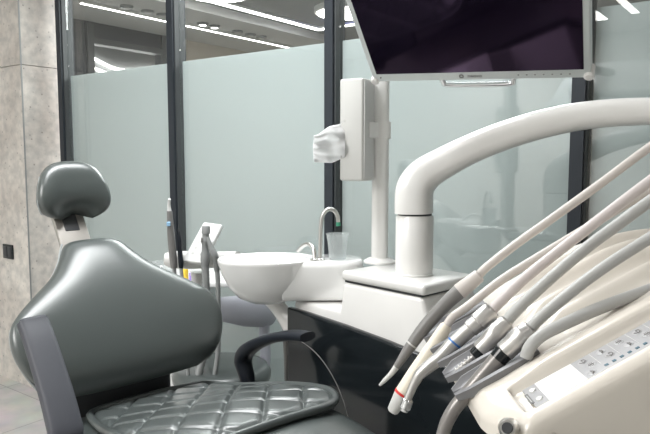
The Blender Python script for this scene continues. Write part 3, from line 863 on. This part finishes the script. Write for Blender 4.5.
# slanted keypad wedge
b = NB()
kp = [P(181.5, 261, dh - 0.03), P(203, 263, dh - 0.06), P(222, 224, dh + 0.02), P(203.5, 221.5, dh + 0.05)]
kn = (kp[1] - kp[0]).cross(kp[3] - kp[0]).normalized()
if kn.dot(cam0 - kp[0]) < 0: kn = -kn
v0 = [b.verts.new(p) for p in kp]; v1 = [b.verts.new(p - kn * 0.02) for p in kp]
b.faces.new(v0); b.faces.new(v1[::-1])
for i in range(4): b.faces.new((v0[i], v0[(i + 1) % 4], v1[(i + 1) % 4], v1[i]))
bmesh.ops.bevel(b, geom=b.edges[:], offset=0.006, segments=3, profile=0.5, affect='EDGES')
kpo = obj('keypad', b, M_cab, hold)
for i in range(4):
    for j in range(2):
        s, t = 0.22 + 0.14 * i, 0.32 + 0.36 * j
        p = kp[0] * (1 - s) * (1 - t) + kp[1] * (1 - s) * t + kp[3] * s * (1 - t) + kp[2] * s * t
        b = NB(); add_rot(b, p, p + kn * 0.0012, [(0, 0.0065), (0.6, 0.0065), (1, 0.005)], 14); obj('key', b, M_light_grey, kpo, label=None)
b = NB(); p0 = P(199, 272, dh + 0.03); add_lathe(b, (p0.x, p0.y), [(0.026, P(199, 290, dh).z), (0.026, p0.z)], 24)
add_lathe(b, (p0.x, p0.y), [(0.029, P(199, 276.5, dh).z), (0.029, P(199, 275, dh).z)], 24); obj('rack_post', b, M_white, hold)
# instruments in the rack
def corrug(bm, pts, r, pitch=0.006, n=12):
    path = catmull(pts, 14); L = 0; rr = []
    for i, p in enumerate(path):
        if i: L += (p - path[i - 1]).length
        rr.append(r)
    m = int(L / (pitch / 2)); q = []; tot = L; acc = 0; j = 0
    seg = [0]
    for i in range(1, len(path)): seg.append(seg[-1] + (path[i] - path[i - 1]).length)
    for k in range(m + 1):
        s = tot * k / m
        while j < len(seg) - 2 and seg[j + 1] < s: j += 1
        t = (s - seg[j]) / max(1e-9, seg[j + 1] - seg[j]); q.append(path[j].lerp(path[j + 1], min(1, max(0, t))))
    fr = frames(q); rings = []
    for k, (p, (t, u, v)) in enumerate(zip(q, fr)):
        r_ = r * (1.0 if k % 2 else 0.86)
        rings.append([p + u * (r_ * math.cos(2 * PI * a / n)) + v * (r_ * math.sin(2 * PI * a / n)) for a in range(n)])
    return rings_to_mesh(bm, rings)
di = dh - 0.045
lamp = thing('curing_lamp', 'slim grey curing lamp with white tip, first in the rack', 'curing lamp', P(172, 266, di))
b = NB(); add_tube(b, [P(169.5, 211, di), P(171, 235, di), P(173, 256, di), P(174, 268, di)], [0.0085, 0.012, 0.0125, 0.011], 14, 6); obj('body', b, M_greyd, lamp)
b = NB(); add_tube(b, [P(169.5, 212, di), P(168.8, 205, di), P(169.5, 199, di - 0.01)], [0.007, 0.0055, 0.004], 12, 5); obj('tip', b, M_cab, lamp)
b = NB(); pp = P(168.5, 224, di - 0.013); add_box(b, pp, pu * 0.006, pv * 0.004, (0, 0, 0.007), 0.002); obj('button', b, pmat('pale_blue_button', (0.35, 0.6, 0.85), 0.3), lamp)
b = NB(); add_tube(b, [P(174, 267, di), P(176, 285, di), P(183, 330, di), P(188, 372, di), P(192, 420, di + 0.02)], 0.0065, 10, 6); obj('cord', b, M_hose_dark, lamp)
sy = thing('black_syringe', 'thin black syringe handpiece, second in the rack', 'syringe', P(180, 266, di))
b = NB(); add_tube(b, [P(179, 231, di), P(179.5, 240, di), P(180, 252, di), P(181, 262, di), P(181, 268, di)], [0.003, 0.0075, 0.008, 0.009, 0.007], 12, 5); obj('body', b, M_navy, sy)
b = NB(); add_tube(b, [P(179, 233, di), P(178.6, 229, di)], 0.0032, 8, 1); obj('tip', b, M_dark, sy)
b = NB(); add_tube(b, [P(181, 267, di), P(183, 285, di), P(191, 330, di), P(197, 372, di), P(200, 420, di + 0.02)], 0.006, 10, 6); obj('cord', b, M_hose_dark, sy)
s1 = thing('suction_handpiece', 'upright grey suction handpiece with thick ribbed hose, nearest the keypad', 'suction handpiece', P(205, 268, di), 'suction handpieces in the rack')
b = NB(); add_rot(b, P(205, 266, di), P(206, 226, di), [(0, 0.0135), (0.12, 0.0155), (0.30, 0.0155), (0.36, 0.0125), (0.55, 0.0125), (0.60, 0.0155), (0.68, 0.0155), (0.72, 0.0115), (0.80, 0.0115), (0.82, 0.014), (0.97, 0.014), (1, 0.012)]); obj('body', b, M_grey, s1)
b = NB(); pp = P(202.2, 240, di - 0.012); add_box(b, pp, pu * 0.004, pv * 0.004, (0, 0, 0.007), 0.0015); obj('slider', b, M_greyd, s1)
b = NB(); corrug(b, [P(205, 264, di), P(206, 285, di), P(206, 315, di), P(204, 350, di), P(198, 382, di), P(195, 425, di + 0.03)], 0.0135, 0.011); obj('hose', b, M_hose_dark, s1)
s2 = thing('suction_handpiece', 'leaning grey suction handpiece with thinner ribbed hose, nearest the bowl', 'suction handpiece', P(216, 268, di), 'suction handpieces in the rack')
b = NB(); add_tube(b, [P(207.5, 237, di - 0.02), P(210, 245, di - 0.02), P(214.5, 255, di - 0.02), P(217, 263, di - 0.01), P(217, 270, di)], [0.005, 0.008, 0.0115, 0.0115, 0.010], 14, 5); obj('body', b, M_grey, s2)
b = NB(); corrug(b, [P(217, 268, di), P(218, 285, di), P(218.5, 315, di), P(218, 350, di), P(214, 382, di), P(211, 425, di + 0.03)], 0.0085, 0.008); obj('hose', b, M_hose_dark, s2)

# ------------------------------------------------------------------ white side cabinet behind, with small bottles
ccz = P(190, 278, 2.42).z
cx0 = P(150, 285, 2.45); 
def lowbox(bm, pxa, pxb, da, dep, z0, z1, bev=0.004):
    a_ = P(pxa, 280, da); b_ = P(pxb, 280, da)
    ax_ = (b_ - a_) / 2; ax_.z = 0
    n_ = W(0, 1, 0)
    c_ = (a_ + b_) / 2 + n_ * dep / 2; c_.z = (z0 + z1) / 2
    return add_box(bm, c_, ax_, n_ * dep / 2, (0, 0, (z1 - z0) / 2), bev)
cab = thing('side_cabinet', 'low white cabinet on castors behind the backrest', 'cabinet', (P(170, 280, 2.5).x, P(170, 280, 2.5).y, 0))
b = NB(); lowbox(b, 128, 204, 2.36, 0.36, 0.36, ccz - 0.022); obj('carcass', b, M_cab, cab)
b = NB(); lowbox(b, 120, 238, 2.34, 0.38, ccz - 0.021, ccz, 0.006); obj('worktop', b, M_cab, cab)
for k in range(2):
    b = NB(); lowbox(b, 129, 203, 2.348, 0.012, 0.365 + k * 0.21, 0.57 + k * 0.21, 0.003); dr = obj('drawer', b, M_cab, cab)
    b = NB(); h0 = P(158, 280, 2.335); h1 = P(176, 280, 2.335); z_ = 0.54 + k * 0.21
    add_tube(b, [Vector((h0.x, h0.y, z_)), Vector((h1.x, h1.y, z_))], 0.005, 8, 1); obj('handle', b, M_steel, dr)
b = NB(); lowbox(b, 132, 200, 2.39, 0.30, 0.07, 0.359); obj('plinth', b, M_grey, cab)
for px in (136, 196):
    for d in (2.42, 2.64):
        q = P(px * 0.96 + 7, 280, d); b = NB(); add_rot(b, Vector((q.x - 0.012, q.y, 0.035)), Vector((q.x + 0.012, q.y, 0.035)), [(0, 0.033), (0.2, 0.035), (0.8, 0.035), (1, 0.033)]); add_box(b, (q.x, q.y, 0.066), (0.015, 0, 0), (0, 0.015, 0), (0, 0, 0.004)); obj('castor', b, M_dark, cab)
def bottle(px, d, w, h, mat, label, name='bottle'):
    p = P(px, 280, d); p.z = ccz + 0.0005
    t = thing(name, label, 'bottle', p)
    b = NB(); add_lathe(b, (p.x, p.y), [(w * 0.9, p.z), (w, p.z + 0.002), (w, p.z + h * 0.75), (w * 0.9, p.z + h * 0.78)], 20); obj('body', b, mat, t)
    b = NB(); add_lathe(b, (p.x, p.y), [(w * 0.8, p.z + h * 0.781), (w * 0.8, p.z + h * 0.98), (w * 0.7, p.z + h)], 20); obj('cap', b, M_cab, t)
bottle(185.5, 2.40, 0.011, 0.052, M_yellow, 'small yellow bottle on the white cabinet top, behind the rack')
bottle(191, 2.37, 0.007, 0.038, M_purple, 'small purple vial beside the yellow bottle')
# clear cover on the cabinet
p = P(160, 276, 2.46); p.z = ccz + 0.0005
b = NB(); add_lathe(b, (p.x, p.y), [(0.062, p.z), (0.06, p.z + 0.03), (0.045, p.z + 0.052), (0.02, p.z + 0.06), (0.004, p.z + 0.061)], 28)
tag(obj('clear_cover', b, M_clear, None, p, angle=180), 'clear plastic dome standing on the white cabinet behind the backrest', 'cover')
p = P(147.5, 270, 2.44); p.z = ccz + 0.0005
b = NB(); add_lathe(b, (p.x, p.y), [(0.014, p.z), (0.02, p.z + 0.01), (0.02, p.z + 0.045), (0.014, p.z + 0.058), (0.004, p.z + 0.062)], 22)
tag(obj('cotton_holder', b, M_ceramic, None, p), 'small round white holder at the backrest edge, beside the clear dome', 'holder')

# ------------------------------------------------------------------ stool
st0 = P(222, 380, 2.18)
stool = thing('assistant_stool', 'grey assistant stool with curved padded back, standing under the bowl', 'stool', (st0.x, st0.y, 0))
zs = 0.60
b = NB(); add_lathe(b, (st0.x, st0.y), [(0.10, zs - 0.075), (0.155, zs - 0.07), (0.17, zs - 0.05), (0.172, zs - 0.03), (0.160, zs - 0.008), (0.13, zs), (0.05, zs + 0.002)], 44); obj('seat', b, M_leather, stool, angle=180)
b = NB(); rings = []
bpts = [P(188, 308, 2.30), P(200, 307, 2.26), P(220, 309, 2.22), P(243, 311, 2.24), P(262, 312, 2.29), P(274, 313, 2.36)]
brv = [0.022, 0.026, 0.042, 0.056, 0.056, 0.046]
path = catmull(bpts, 5); rv_ = lerp_list(brv, 5)
for i, p in enumerate(path):
    t = (path[min(i + 1, len(path) - 1)] - path[max(i - 1, 0)]).normalized()
    s = i / (len(path) - 1); e = max(0.2, math.sqrt(max(0, 1 - abs(2 * s - 1) ** 10)))
    side = t.cross(Vector((0, 0, 1))).normalized()
    rings.append(superring(p, side * 0.028 * e, Vector((0, 0, 1)) * rv_[i] * e, 0.8, 24))
rings_to_mesh(b, rings); obj('backrest', b, M_stool, stool, angle=180, label='pale grey padded back')
b = NB(); q0 = P(264, 322, 2.30); q1 = P(264, 368, 2.30)
add_tube(b, [q0, q1, Vector(((q1.x + st0.x) / 2, (q1.y + st0.y) / 2, 0.50)), Vector((st0.x, st0.y, 0.50))], 0.020, 14, 6); obj('back_post', b, M_stool_post, stool)
b = NB(); add_lathe(b, (st0.x, st0.y), [(0.03, 0.09), (0.03, 0.3), (0.022, 0.31), (0.022, 0.53)], 20); obj('gas_lift', b, M_steel, stool)
for k in range(5):
    an = 2 * PI * k / 5 + 0.3; e_ = Vector((st0.x + 0.19 * math.cos(an), st0.y + 0.19 * math.sin(an), 0.07))
    b = NB(); add_tube(b, [Vector((st0.x, st0.y, 0.10)), e_], [0.022, 0.014], 10, 1); lg = obj('leg', b, M_steel, stool)
    b = NB(); tn = Vector((-math.sin(an), math.cos(an), 0)); add_rot(b, e_ - tn * 0.012 + Vector((0, 0, -0.042)), e_ + tn * 0.012 + Vector((0, 0, -0.042)), [(0, 0.026), (0.2, 0.028), (0.8, 0.028), (1, 0.026)]); obj('castor', b, M_dark, lg)

# ------------------------------------------------------------------ delivery head in the foreground
dlv = thing('delivery_unit', 'cream instrument delivery unit with grey holders and control panel in front', 'delivery unit', W(0.42, 0.74, 0.98))
SL = 0.577
def top_z(x, y):
    xx = x - 0.1575
    if x < 0.33: z = 1.084 + SL * xx
    else: z = 1.084 + SL * 0.1725 + 0.035 * (1 - math.exp(-(x - 0.33) * SL / 0.035))
    return z
def smooth(a, b, x):
    t = min(1, max(0, (x - a) / (b - a))); return t * t * (3 - 2 * t)
YI = [0.86, 0.81, 0.757, 0.705, 0.652]
Y0, Y1 = 0.531, 0.925
def front_x(y):
    return 0.150 + 0.02 * smooth(0.60, 0.53, y)
def surf(x, y):
    z = top_z(x, y)
    # near rim and far edge rounding
    dy = y - Y0
    if dy < 0.016: z -= 0.016 - math.sqrt(max(0, 0.016 ** 2 - (0.016 - dy) ** 2))
    dy = Y1 - y
    if dy < 0.03: z -= 0.03 - math.sqrt(max(0, 0.03 ** 2 - (0.03 - dy) ** 2))
    # front edge rounding
    dxx = x - front_x(y)
    if dxx < 0.012: z -= 0.012 - math.sqrt(max(0, 0.012 ** 2 - (0.012 - max(0, dxx)) ** 2))
    # shallow well around the control panel
    k = smooth(0.176, 0.183, x) * smooth(0.545, 0.553, y) * smooth(0.608, 0.601, y)
    z -= 0.010 * k
    # ridge behind the panel
    z += 0.006 * smooth(0.600, 0.612, y) * smooth(0.640, 0.618, y) * smooth(0.17, 0.22, x)
    # long ridges between the instruments
    for a_, c_ in zip(YI, YI[1:]):
        m_ = (a_ + c_) / 2
        z += 0.016 * math.exp(-((y - m_) / 0.011) ** 2) * smooth(0.215, 0.255, x) * smooth(0.60, 0.40, x)
    return z
b = NB(); NX, NY = 150, 210; top = []; bot = []
X1 = 0.80
for j in range(NY + 1):
    y = Y0 + (Y1 - Y0) * j / NY; rt = []; rb2 = []
    fx = front_x(y)
    for i in range(NX + 1):
        s = (i / NX) ** 1.7; x = fx + (X1 - fx) * s
        zt_ = surf(x, y)
        zb_ = 1.060 - 0.09 * smooth(0.16, 0.30, x) + 0.05 * smooth(0.45, 0.8, x)
        dd_ = min(y - Y0, Y1 - y)
        zb_ += 0.04 * (1 - smooth(0, 0.05, dd_))
        zb_ = min(zb_, zt_ - 0.006)
        rt.append(b.verts.new(W(x, y, zt_))); rb2.append(b.verts.new(W(x, y, zb_)))
    top.append(rt); bot.append(rb2)
for j in range(NY):
    for i in range(NX):
        b.faces.new((top[j][i], top[j][i + 1], top[j + 1][i + 1], top[j + 1][i]))
        b.faces.new((bot[j][i], bot[j + 1][i], bot[j + 1][i + 1], bot[j][i + 1]))
    b.faces.new((top[j][0], top[j + 1][0], bot[j + 1][0], bot[j][0]))
    b.faces.new((top[j][NX], bot[j][NX], bot[j + 1][NX], top[j + 1][NX]))
for i in range(NX):
    b.faces.new((top[0][i], bot[0][i], bot[0][i + 1], top[0][i + 1]))
    b.faces.new((top[NY][i], top[NY][i + 1], bot[NY][i + 1], bot[NY][i]))
obj('housing', b, M_warm, dlv, angle=50)
TA = W(1, 0, SL).normalized(); TB = W(0, 1, 0); TN = TA.cross(TB) 
if TN.z < 0: TN = -TN
def TP(x, y, n): return W(x, y, top_z(x, y)) + TN * n
# holders: grey troughs
for i, yi in enumerate(YI):
    b = NB(); rings = []
    for x, hw_, hh_ in ((0.136, 0.010, 0.003), (0.150, 0.020, 0.006), (0.18, 0.0215, 0.007), (0.205, 0.020, 0.006), (0.220, 0.014, 0.004)):
        t_ = 0.0045
        prof = [(-hw_, hh_), (-hw_ + t_, hh_ + 0.001), (-hw_ + t_ + 0.004, 0.002), (-0.004, 0.001), (0.004, 0.001), (hw_ - t_ - 0.004, 0.002), (hw_ - t_, hh_ + 0.001), (hw_, hh_), (hw_ - 0.001, -0.004), (-hw_ + 0.001, -0.004)]
        rings.append([W(x, yi, 1.084 + SL * (x - 0.1575)) + TB * u + TN * n for u, n in prof])
    rings_to_mesh(b, rings); obj('instrument_holder', b, M_silicone, dlv, angle=35)
# control panel
PN = -0.0092
pan_x0, pan_x1, pan_y0, pan_y1 = 0.1835, 0.40, 0.554, 0.600
def pbox(bm, x0, x1, y0, y1, n0, n1, bev=0.0):
    c_ = TP((x0 + x1) / 2, (y0 + y1) / 2, (n0 + n1) / 2)
    L = (TP(x1, y0, 0) - TP(x0, y0, 0)).length / 2
    return add_box(bm, c_, TA * L, TB * ((y1 - y0) / 2), TN * ((n1 - n0) / 2), bev, 2)
b = NB(); pbox(b, pan_x0, pan_x1, pan_y0, pan_y1, PN, PN + 0.003, 0.001); cpn = obj('control_panel', b, M_panel, dlv)
Q = PN + 0.003
b = NB(); pbox(b, 0.1985, 0.2325, 0.556, 0.598, Q, Q + 0.0008, 0.0003); obj('display', b, M_lcd, cpn, label='blank white display')
for y in (0.568, 0.588):
    b = NB(); c_ = TP(0.1935, y, Q)
    add_rot(b, c_, c_ + TN * 0.0022, [(0, 0.0033), (0.6, 0.0031), (1, 0.0016)], 16); obj('round_key', b, M_ceramic, cpn)
b = NB(); pbox(b, 0.1855, 0.1885, 0.566, 0.587, Q, Q + 0.0006); pl = obj('name_tag', b, M_icon, cpn, smooth=False)
b = NB(); pbox(b, 0.1867, 0.1872, 0.569, 0.584, Q + 0.0006, Q + 0.0008); obj('tag_line', b, M_light_grey, pl, smooth=False)
def ovalkey(x, y, a_, c_, icon):
    bm = NB(); o_ = TP(x, y, Q)
    rings = [[o_ + TA * (a_ * s * math.cos(2 * PI * k / 20)) + TB * (c_ * s * math.sin(2 * PI * k / 20)) + TN * n for k in range(20)] for s, n in ((1, 0), (0.97, 0.0003), (0.85, 0.0005), (0.4, 0.0006))]
    rings_to_mesh(bm, rings); k_ = obj('oval_key', bm, M_key, cpn)
    bm = NB()
    t = o_ + TN * 0.0008
    if icon == 0:
        add_tube(bm, [t + TB * (0.003 * math.cos(q)) + TA * (0.003 * math.sin(q)) for q in [x_ * PI / 6 for x_ in range(10)]], 0.0005, 5, 2)
        add_tube(bm, [t - TB * 0.004, t + TB * 0.003], 0.0005, 5, 1)
    elif icon == 1:
        add_tube(bm, [t - TB * 0.0035, t - TB * 0.001 + TA * 0.002, t + TB * 0.0025], 0.0007, 5, 2); add_box(bm, t + TA * 0.0012, TA * 0.0012, TB * 0.0018, TN * 0.0003)
    else:
        for q in (-1, 0, 1): add_tube(bm, [t + TA * (0.0015 * q) - TB * 0.003, t + TA * (0.0015 * q) + TB * 0.003], 0.0004, 5, 1)
        add_tube(bm, [t - TA * 0.003, t + TA * 0.003], 0.0004, 5, 1)
    obj('key_icon', bm, M_greyd, k_)
for k in range(9):
    for j, y in enumerate((0.590, 0.577, 0.564)):
        if j < 2 or k < 1: ovalkey(0.2405 + 0.0168 * k + (0.0, 0.003, -0.002)[j], y, 0.0050, 0.0043, (k + j * 2) % 3)
for k in range(18):
    b = NB(); pbox(b, 0.2500 + 0.0068 * k, 0.2530 + 0.0068 * k, 0.5620, 0.5652, Q, Q + 0.0005); obj('status_mark', b, M_icon_teal, cpn, smooth=False)
for k in range(8):
    b = NB(); pbox(b, 0.2493 + 0.0168 * k, 0.2497 + 0.0168 * k, 0.570, 0.598, Q, Q + 0.0004); obj('divider_line', b, M_light_grey, cpn, smooth=False)
# small knob at the near front corner
kc = P(510, 431, 0.545)
b = NB(); add_rot(b, kc + W(0.004, 0.01, -0.002), kc + W(-0.006, -0.012, 0.008), [(0, 0.009), (0.7, 0.009), (1, 0.0065)], 20); kn_ = obj('knob', b, M_steel, dlv)
b = NB(); add_rot(b, kc + W(-0.006, -0.012, 0.008), kc + W(-0.0066, -0.0132, 0.0088), [(0, 0.005), (1, 0.0045)], 16); obj('knob_cap', b, M_dark, kn_)
# carrier to the arm
b = NB(); add_tube(b, [W(0.74, 0.86, 1.06), W(0.86, 0.90, 1.06), W(0.97, 0.92, 1.10), W(0.98, 0.92, 1.195)], 0.028, 14, 5); obj('carrier_arm', b, M_warm, dlv)
# grey inner elbow hose along the near holder
b = NB(); add_tube(b, [P(526, 358, 0.63), P(530, 347, 0.63), P(541, 336, 0.63), P(562, 325, 0.632), P(600, 308, 0.64), P(650, 290, 0.65), P(720, 268, 0.67), W(0.56, 0.70, 1.24), W(0.62, 0.72, 1.20)], 0.0065, 12, 6); obj('trunk_hose', b, M_hose_grey, dlv)

# ------------------------------------------------------------------ instruments on the delivery head
def hose(bm, pts, r=0.0065):
    return add_tube(bm, pts, r, 14, 8)
def R(w, d): return w * d / F / 2
END = [W(0.70, 0.88, 1.50), W(0.76, 0.86, 1.28)]
# 1 scaler
d = 0.86
sc = thing('scaler_handpiece', 'dark grey scaler with thin white tip, first in the fan of instruments', 'scaler', P(425, 330, d))
b = NB(); add_tube(b, [P(379.5, 385.5, d), P(384, 381, d), P(391, 374, d), P(397.5, 365.5, d)], [0.0016, 0.0030, 0.0037, 0.0048], 12, 5); obj('tip', b, M_light_grey, sc)
b = NB(); add_tube(b, [P(396.5, 367, d), P(410, 347, d), P(424, 328, d), P(445, 304.5, d), P(460, 291, d)], [R(7, d), R(11.5, d), R(13.5, d), R(14.5, d), R(15.5, d)], 18, 5); obj('body', b, M_greyd, sc)
b = NB(); add_rot(b, P(411.4, 345, d), P(412.4, 343.7, d), [(0, R(12.6, d)), (1, R(12.8, d))], 20); obj('joint_ring', b, M_light_grey, sc)
b = NB(); add_rot(b, P(459, 292, d), P(480, 275, d), [(0, R(16, d)), (0.03, R(17, d)), (0.95, R(14, d)), (1, R(11, d))], 20); obj('connector', b, M_hose_beige, sc)
b = NB(); hose(b, [P(478, 276, d), P(487, 267, d), P(515, 245, d), P(550, 220, d), P(600, 184, d), P(650, 147, d), P(720, 100, d)] + [W(0.66, 0.86, 1.47), W(0.72, 0.88, 1.30)], R(9, d)); obj('hose', b, M_hose_beige, sc)
# 2 cream handpiece
d = 0.81
h2 = thing('cream_handpiece', 'cream handpiece with red ring and grey nose', 'handpiece', P(425, 360, d))
b = NB(); add_rot(b, P(392, 412, d), P(402.5, 394.5, d), [(0, R(9, d)), (0.08, R(12, d)), (1, R(17.5, d))], 22); obj('nose', b, M_light_grey, h2)
b = NB(); add_rot(b, P(402.3, 394.8, d), P(403.6, 392.7, d), [(0, R(18.4, d)), (1, R(18.6, d))], 24); obj('red_ring', b, M_red, h2)
b = NB(); add_rot(b, P(403.6, 392.7, d), P(447, 325, d), [(0, R(17.6, d)), (0.3, R(17.5, d)), (0.6, R(15.5, d)), (0.97, R(13, d)), (1, R(10, d))], 24); obj('body', b, M_cream, h2)
b = NB(); hose(b, [P(446, 326.5, d), P(453, 317, d), P(468, 306, d), P(500, 281, d), P(530, 262, d), P(580, 232, d), P(650, 190, d), P(720, 150, d)] + [W(0.66, 0.81, 1.40), W(0.72, 0.82, 1.26)], R(9, d)); obj('hose', b, M_hose_beige, h2)
# 3 turbine
d = 0.757
h3 = thing('turbine_handpiece', 'angled silver turbine with blue ring, lying over its grey holder', 'handpiece', P(430, 370, d))
b = NB(); add_tube(b, [P(406, 403, d), P(411, 391, d), P(416, 380, d), P(420, 374, d), P(428, 367, d), P(440, 357.5, d), P(450, 347, d), P(456, 341, d)], [R(8, d), R(8.5, d), R(9.5, d), R(11.5, d), R(13, d), R(14.5, d), R(15, d), R(14.5, d)], 18, 5); obj('body', b, M_satin, h3)
b = NB(); add_rot(b, P(408.5, 399, d), P(404, 411, d), [(0, R(8, d)), (0.1, R(11, d)), (0.75, R(11.5, d)), (0.8, R(10, d)), (1, R(8.5, d))], 20); obj('head', b, M_chrome, h3)
b = NB(); add_rot(b, P(454, 343.5, d), P(455.3, 342, d), [(0, R(15.6, d)), (1, R(15.6, d))], 22); obj('blue_ring', b, M_blue, h3)
b = NB(); add_rot(b, P(454.5, 343, d), P(493, 309, d), [(0, R(15, d)), (0.40, R(15.5, d)), (0.42, R(17.5, d)), (0.60, R(17.5, d)), (0.62, R(19.5, d)), (0.93, R(19.5, d)), (0.97, R(16, d)), (1, R(12, d))], 24); obj('coupling', b, M_satin, h3)
b = NB(); hose(b, [P(491, 311, d), P(500, 302, d), P(525, 278, d), P(560, 250, d), P(600, 219, d), P(650, 181, d), P(720, 130, d)] + [W(0.60, 0.78, 1.44), W(0.68, 0.78, 1.28)], R(11, d)); obj('hose', b, M_hose_pink, h3)
# 4 micromotor with sprung nose
d = 0.705
h4 = thing('micromotor', 'silver motor with ribbed silver nose and black ring, between turbine and syringe', 'handpiece', P(485, 345, d))
b = NB(); pr = []; a_, c_ = P(456.5, 371.5, d), P(476, 354.5, d)
for k in range(73):
    s = k / 72; pr.append((s, R(6.5, d) + R(2.2, d) * math.sin(s * PI * 12)))
add_rot(b, a_, c_, pr, 20); obj('spiral_nose', b, M_satin, h4, angle=180)
b = NB(); add_rot(b, P(474, 356, d), P(480, 350, d), [(0, R(12, d)), (0.1, R(14, d)), (1, R(14.5, d))], 20); obj('black_ring', b, M_black, h4)
b = NB(); add_rot(b, P(479.5, 350.3, d), P(508, 320.5, d), [(0, R(16, d)), (0.05, R(17.5, d)), (0.33, R(17.5, d)), (0.36, R(19, d)), (0.70, R(19, d)), (0.73, R(17.5, d)), (0.96, R(17, d)), (1, R(13, d))], 24); obj('motor', b, M_satin, h4)
b = NB(); hose(b, [P(506, 322, d), P(513, 314, d), P(530, 297, d), P(560, 270, d), P(590, 245, d), P(620, 223, d), P(650, 201, d), P(720, 152, d)] + [W(0.56, 0.73, 1.38), W(0.64, 0.74, 1.26)], R(12, d)); obj('hose', b, M_hose_grey, h4)
# 5 bent syringe
d = 0.652
h5 = thing('bent_syringe', 'bent dark grey air-water syringe, nearest of the instruments to the panel', 'syringe', P(495, 365, d))
b = NB(); add_tube(b, [P(438, 452, d), P(442, 437, d), P(447, 422, d), P(455, 408, d), P(466, 395, d), P(480, 379, d), P(494, 363, d), P(501, 355, d)], [R(12, d), R(13, d), R(14, d), R(14.5, d), R(15, d), R(16, d), R(17, d), R(17.5, d)], 18, 5); obj('body', b, M_syr, h5)
b = NB(); add_rot(b, P(497.5, 359.5, d), P(504, 352, d), [(0, R(18.5, d)), (1, R(20, d))], 22); obj('black_ring', b, M_black, h5)
b = NB(); add_rot(b, P(503.8, 352.2, d), P(531, 328, d), [(0, R(19.5, d)), (0.05, R(21, d)), (0.38, R(21, d)), (0.41, R(22.5, d)), (0.72, R(22.5, d)), (0.75, R(20.5, d)), (0.96, R(20, d)), (1, R(15, d))], 24); obj('coupling', b, M_satin, h5)
b = NB(); hose(b, [P(529, 330, d), P(537, 321, d), P(555, 305, d), P(585, 281, d), P(615, 260, d), P(650, 238, d), P(720, 195, d)] + [W(0.52, 0.68, 1.32), W(0.60, 0.70, 1.22)], R(12, d)); obj('hose', b, M_hose_grey, h5)

# ------------------------------------------------------------------ world, camera, output
w = bpy.data.worlds.new('room_air'); SC.world = w; w.use_nodes = True
w.node_tree.nodes['Background'].inputs['Color'].default_value = (0.86, 0.93, 1.0, 1); w.node_tree.nodes['Background'].inputs['Strength'].default_value = 0.3
cam = bpy.data.cameras.new('camera'); co = bpy.data.objects.new('camera', cam); COL.objects.link(co)
cam.sensor_fit = 'HORIZONTAL'; cam.sensor_width = 36.0; cam.lens = 36.0 * F / 650.0; cam.clip_start = 0.02; cam.clip_end = 60
co.location = (0, 0, H); co.rotation_euler = (PI / 2 - PITCH, 0, TH)
SC.camera = co
SC.view_settings.view_transform = 'Standard'; SC.view_settings.look = 'None'; SC.view_settings.gamma = 1.0; SC.view_settings.use_curve_mapping = False
SC.view_settings.exposure = 0.0
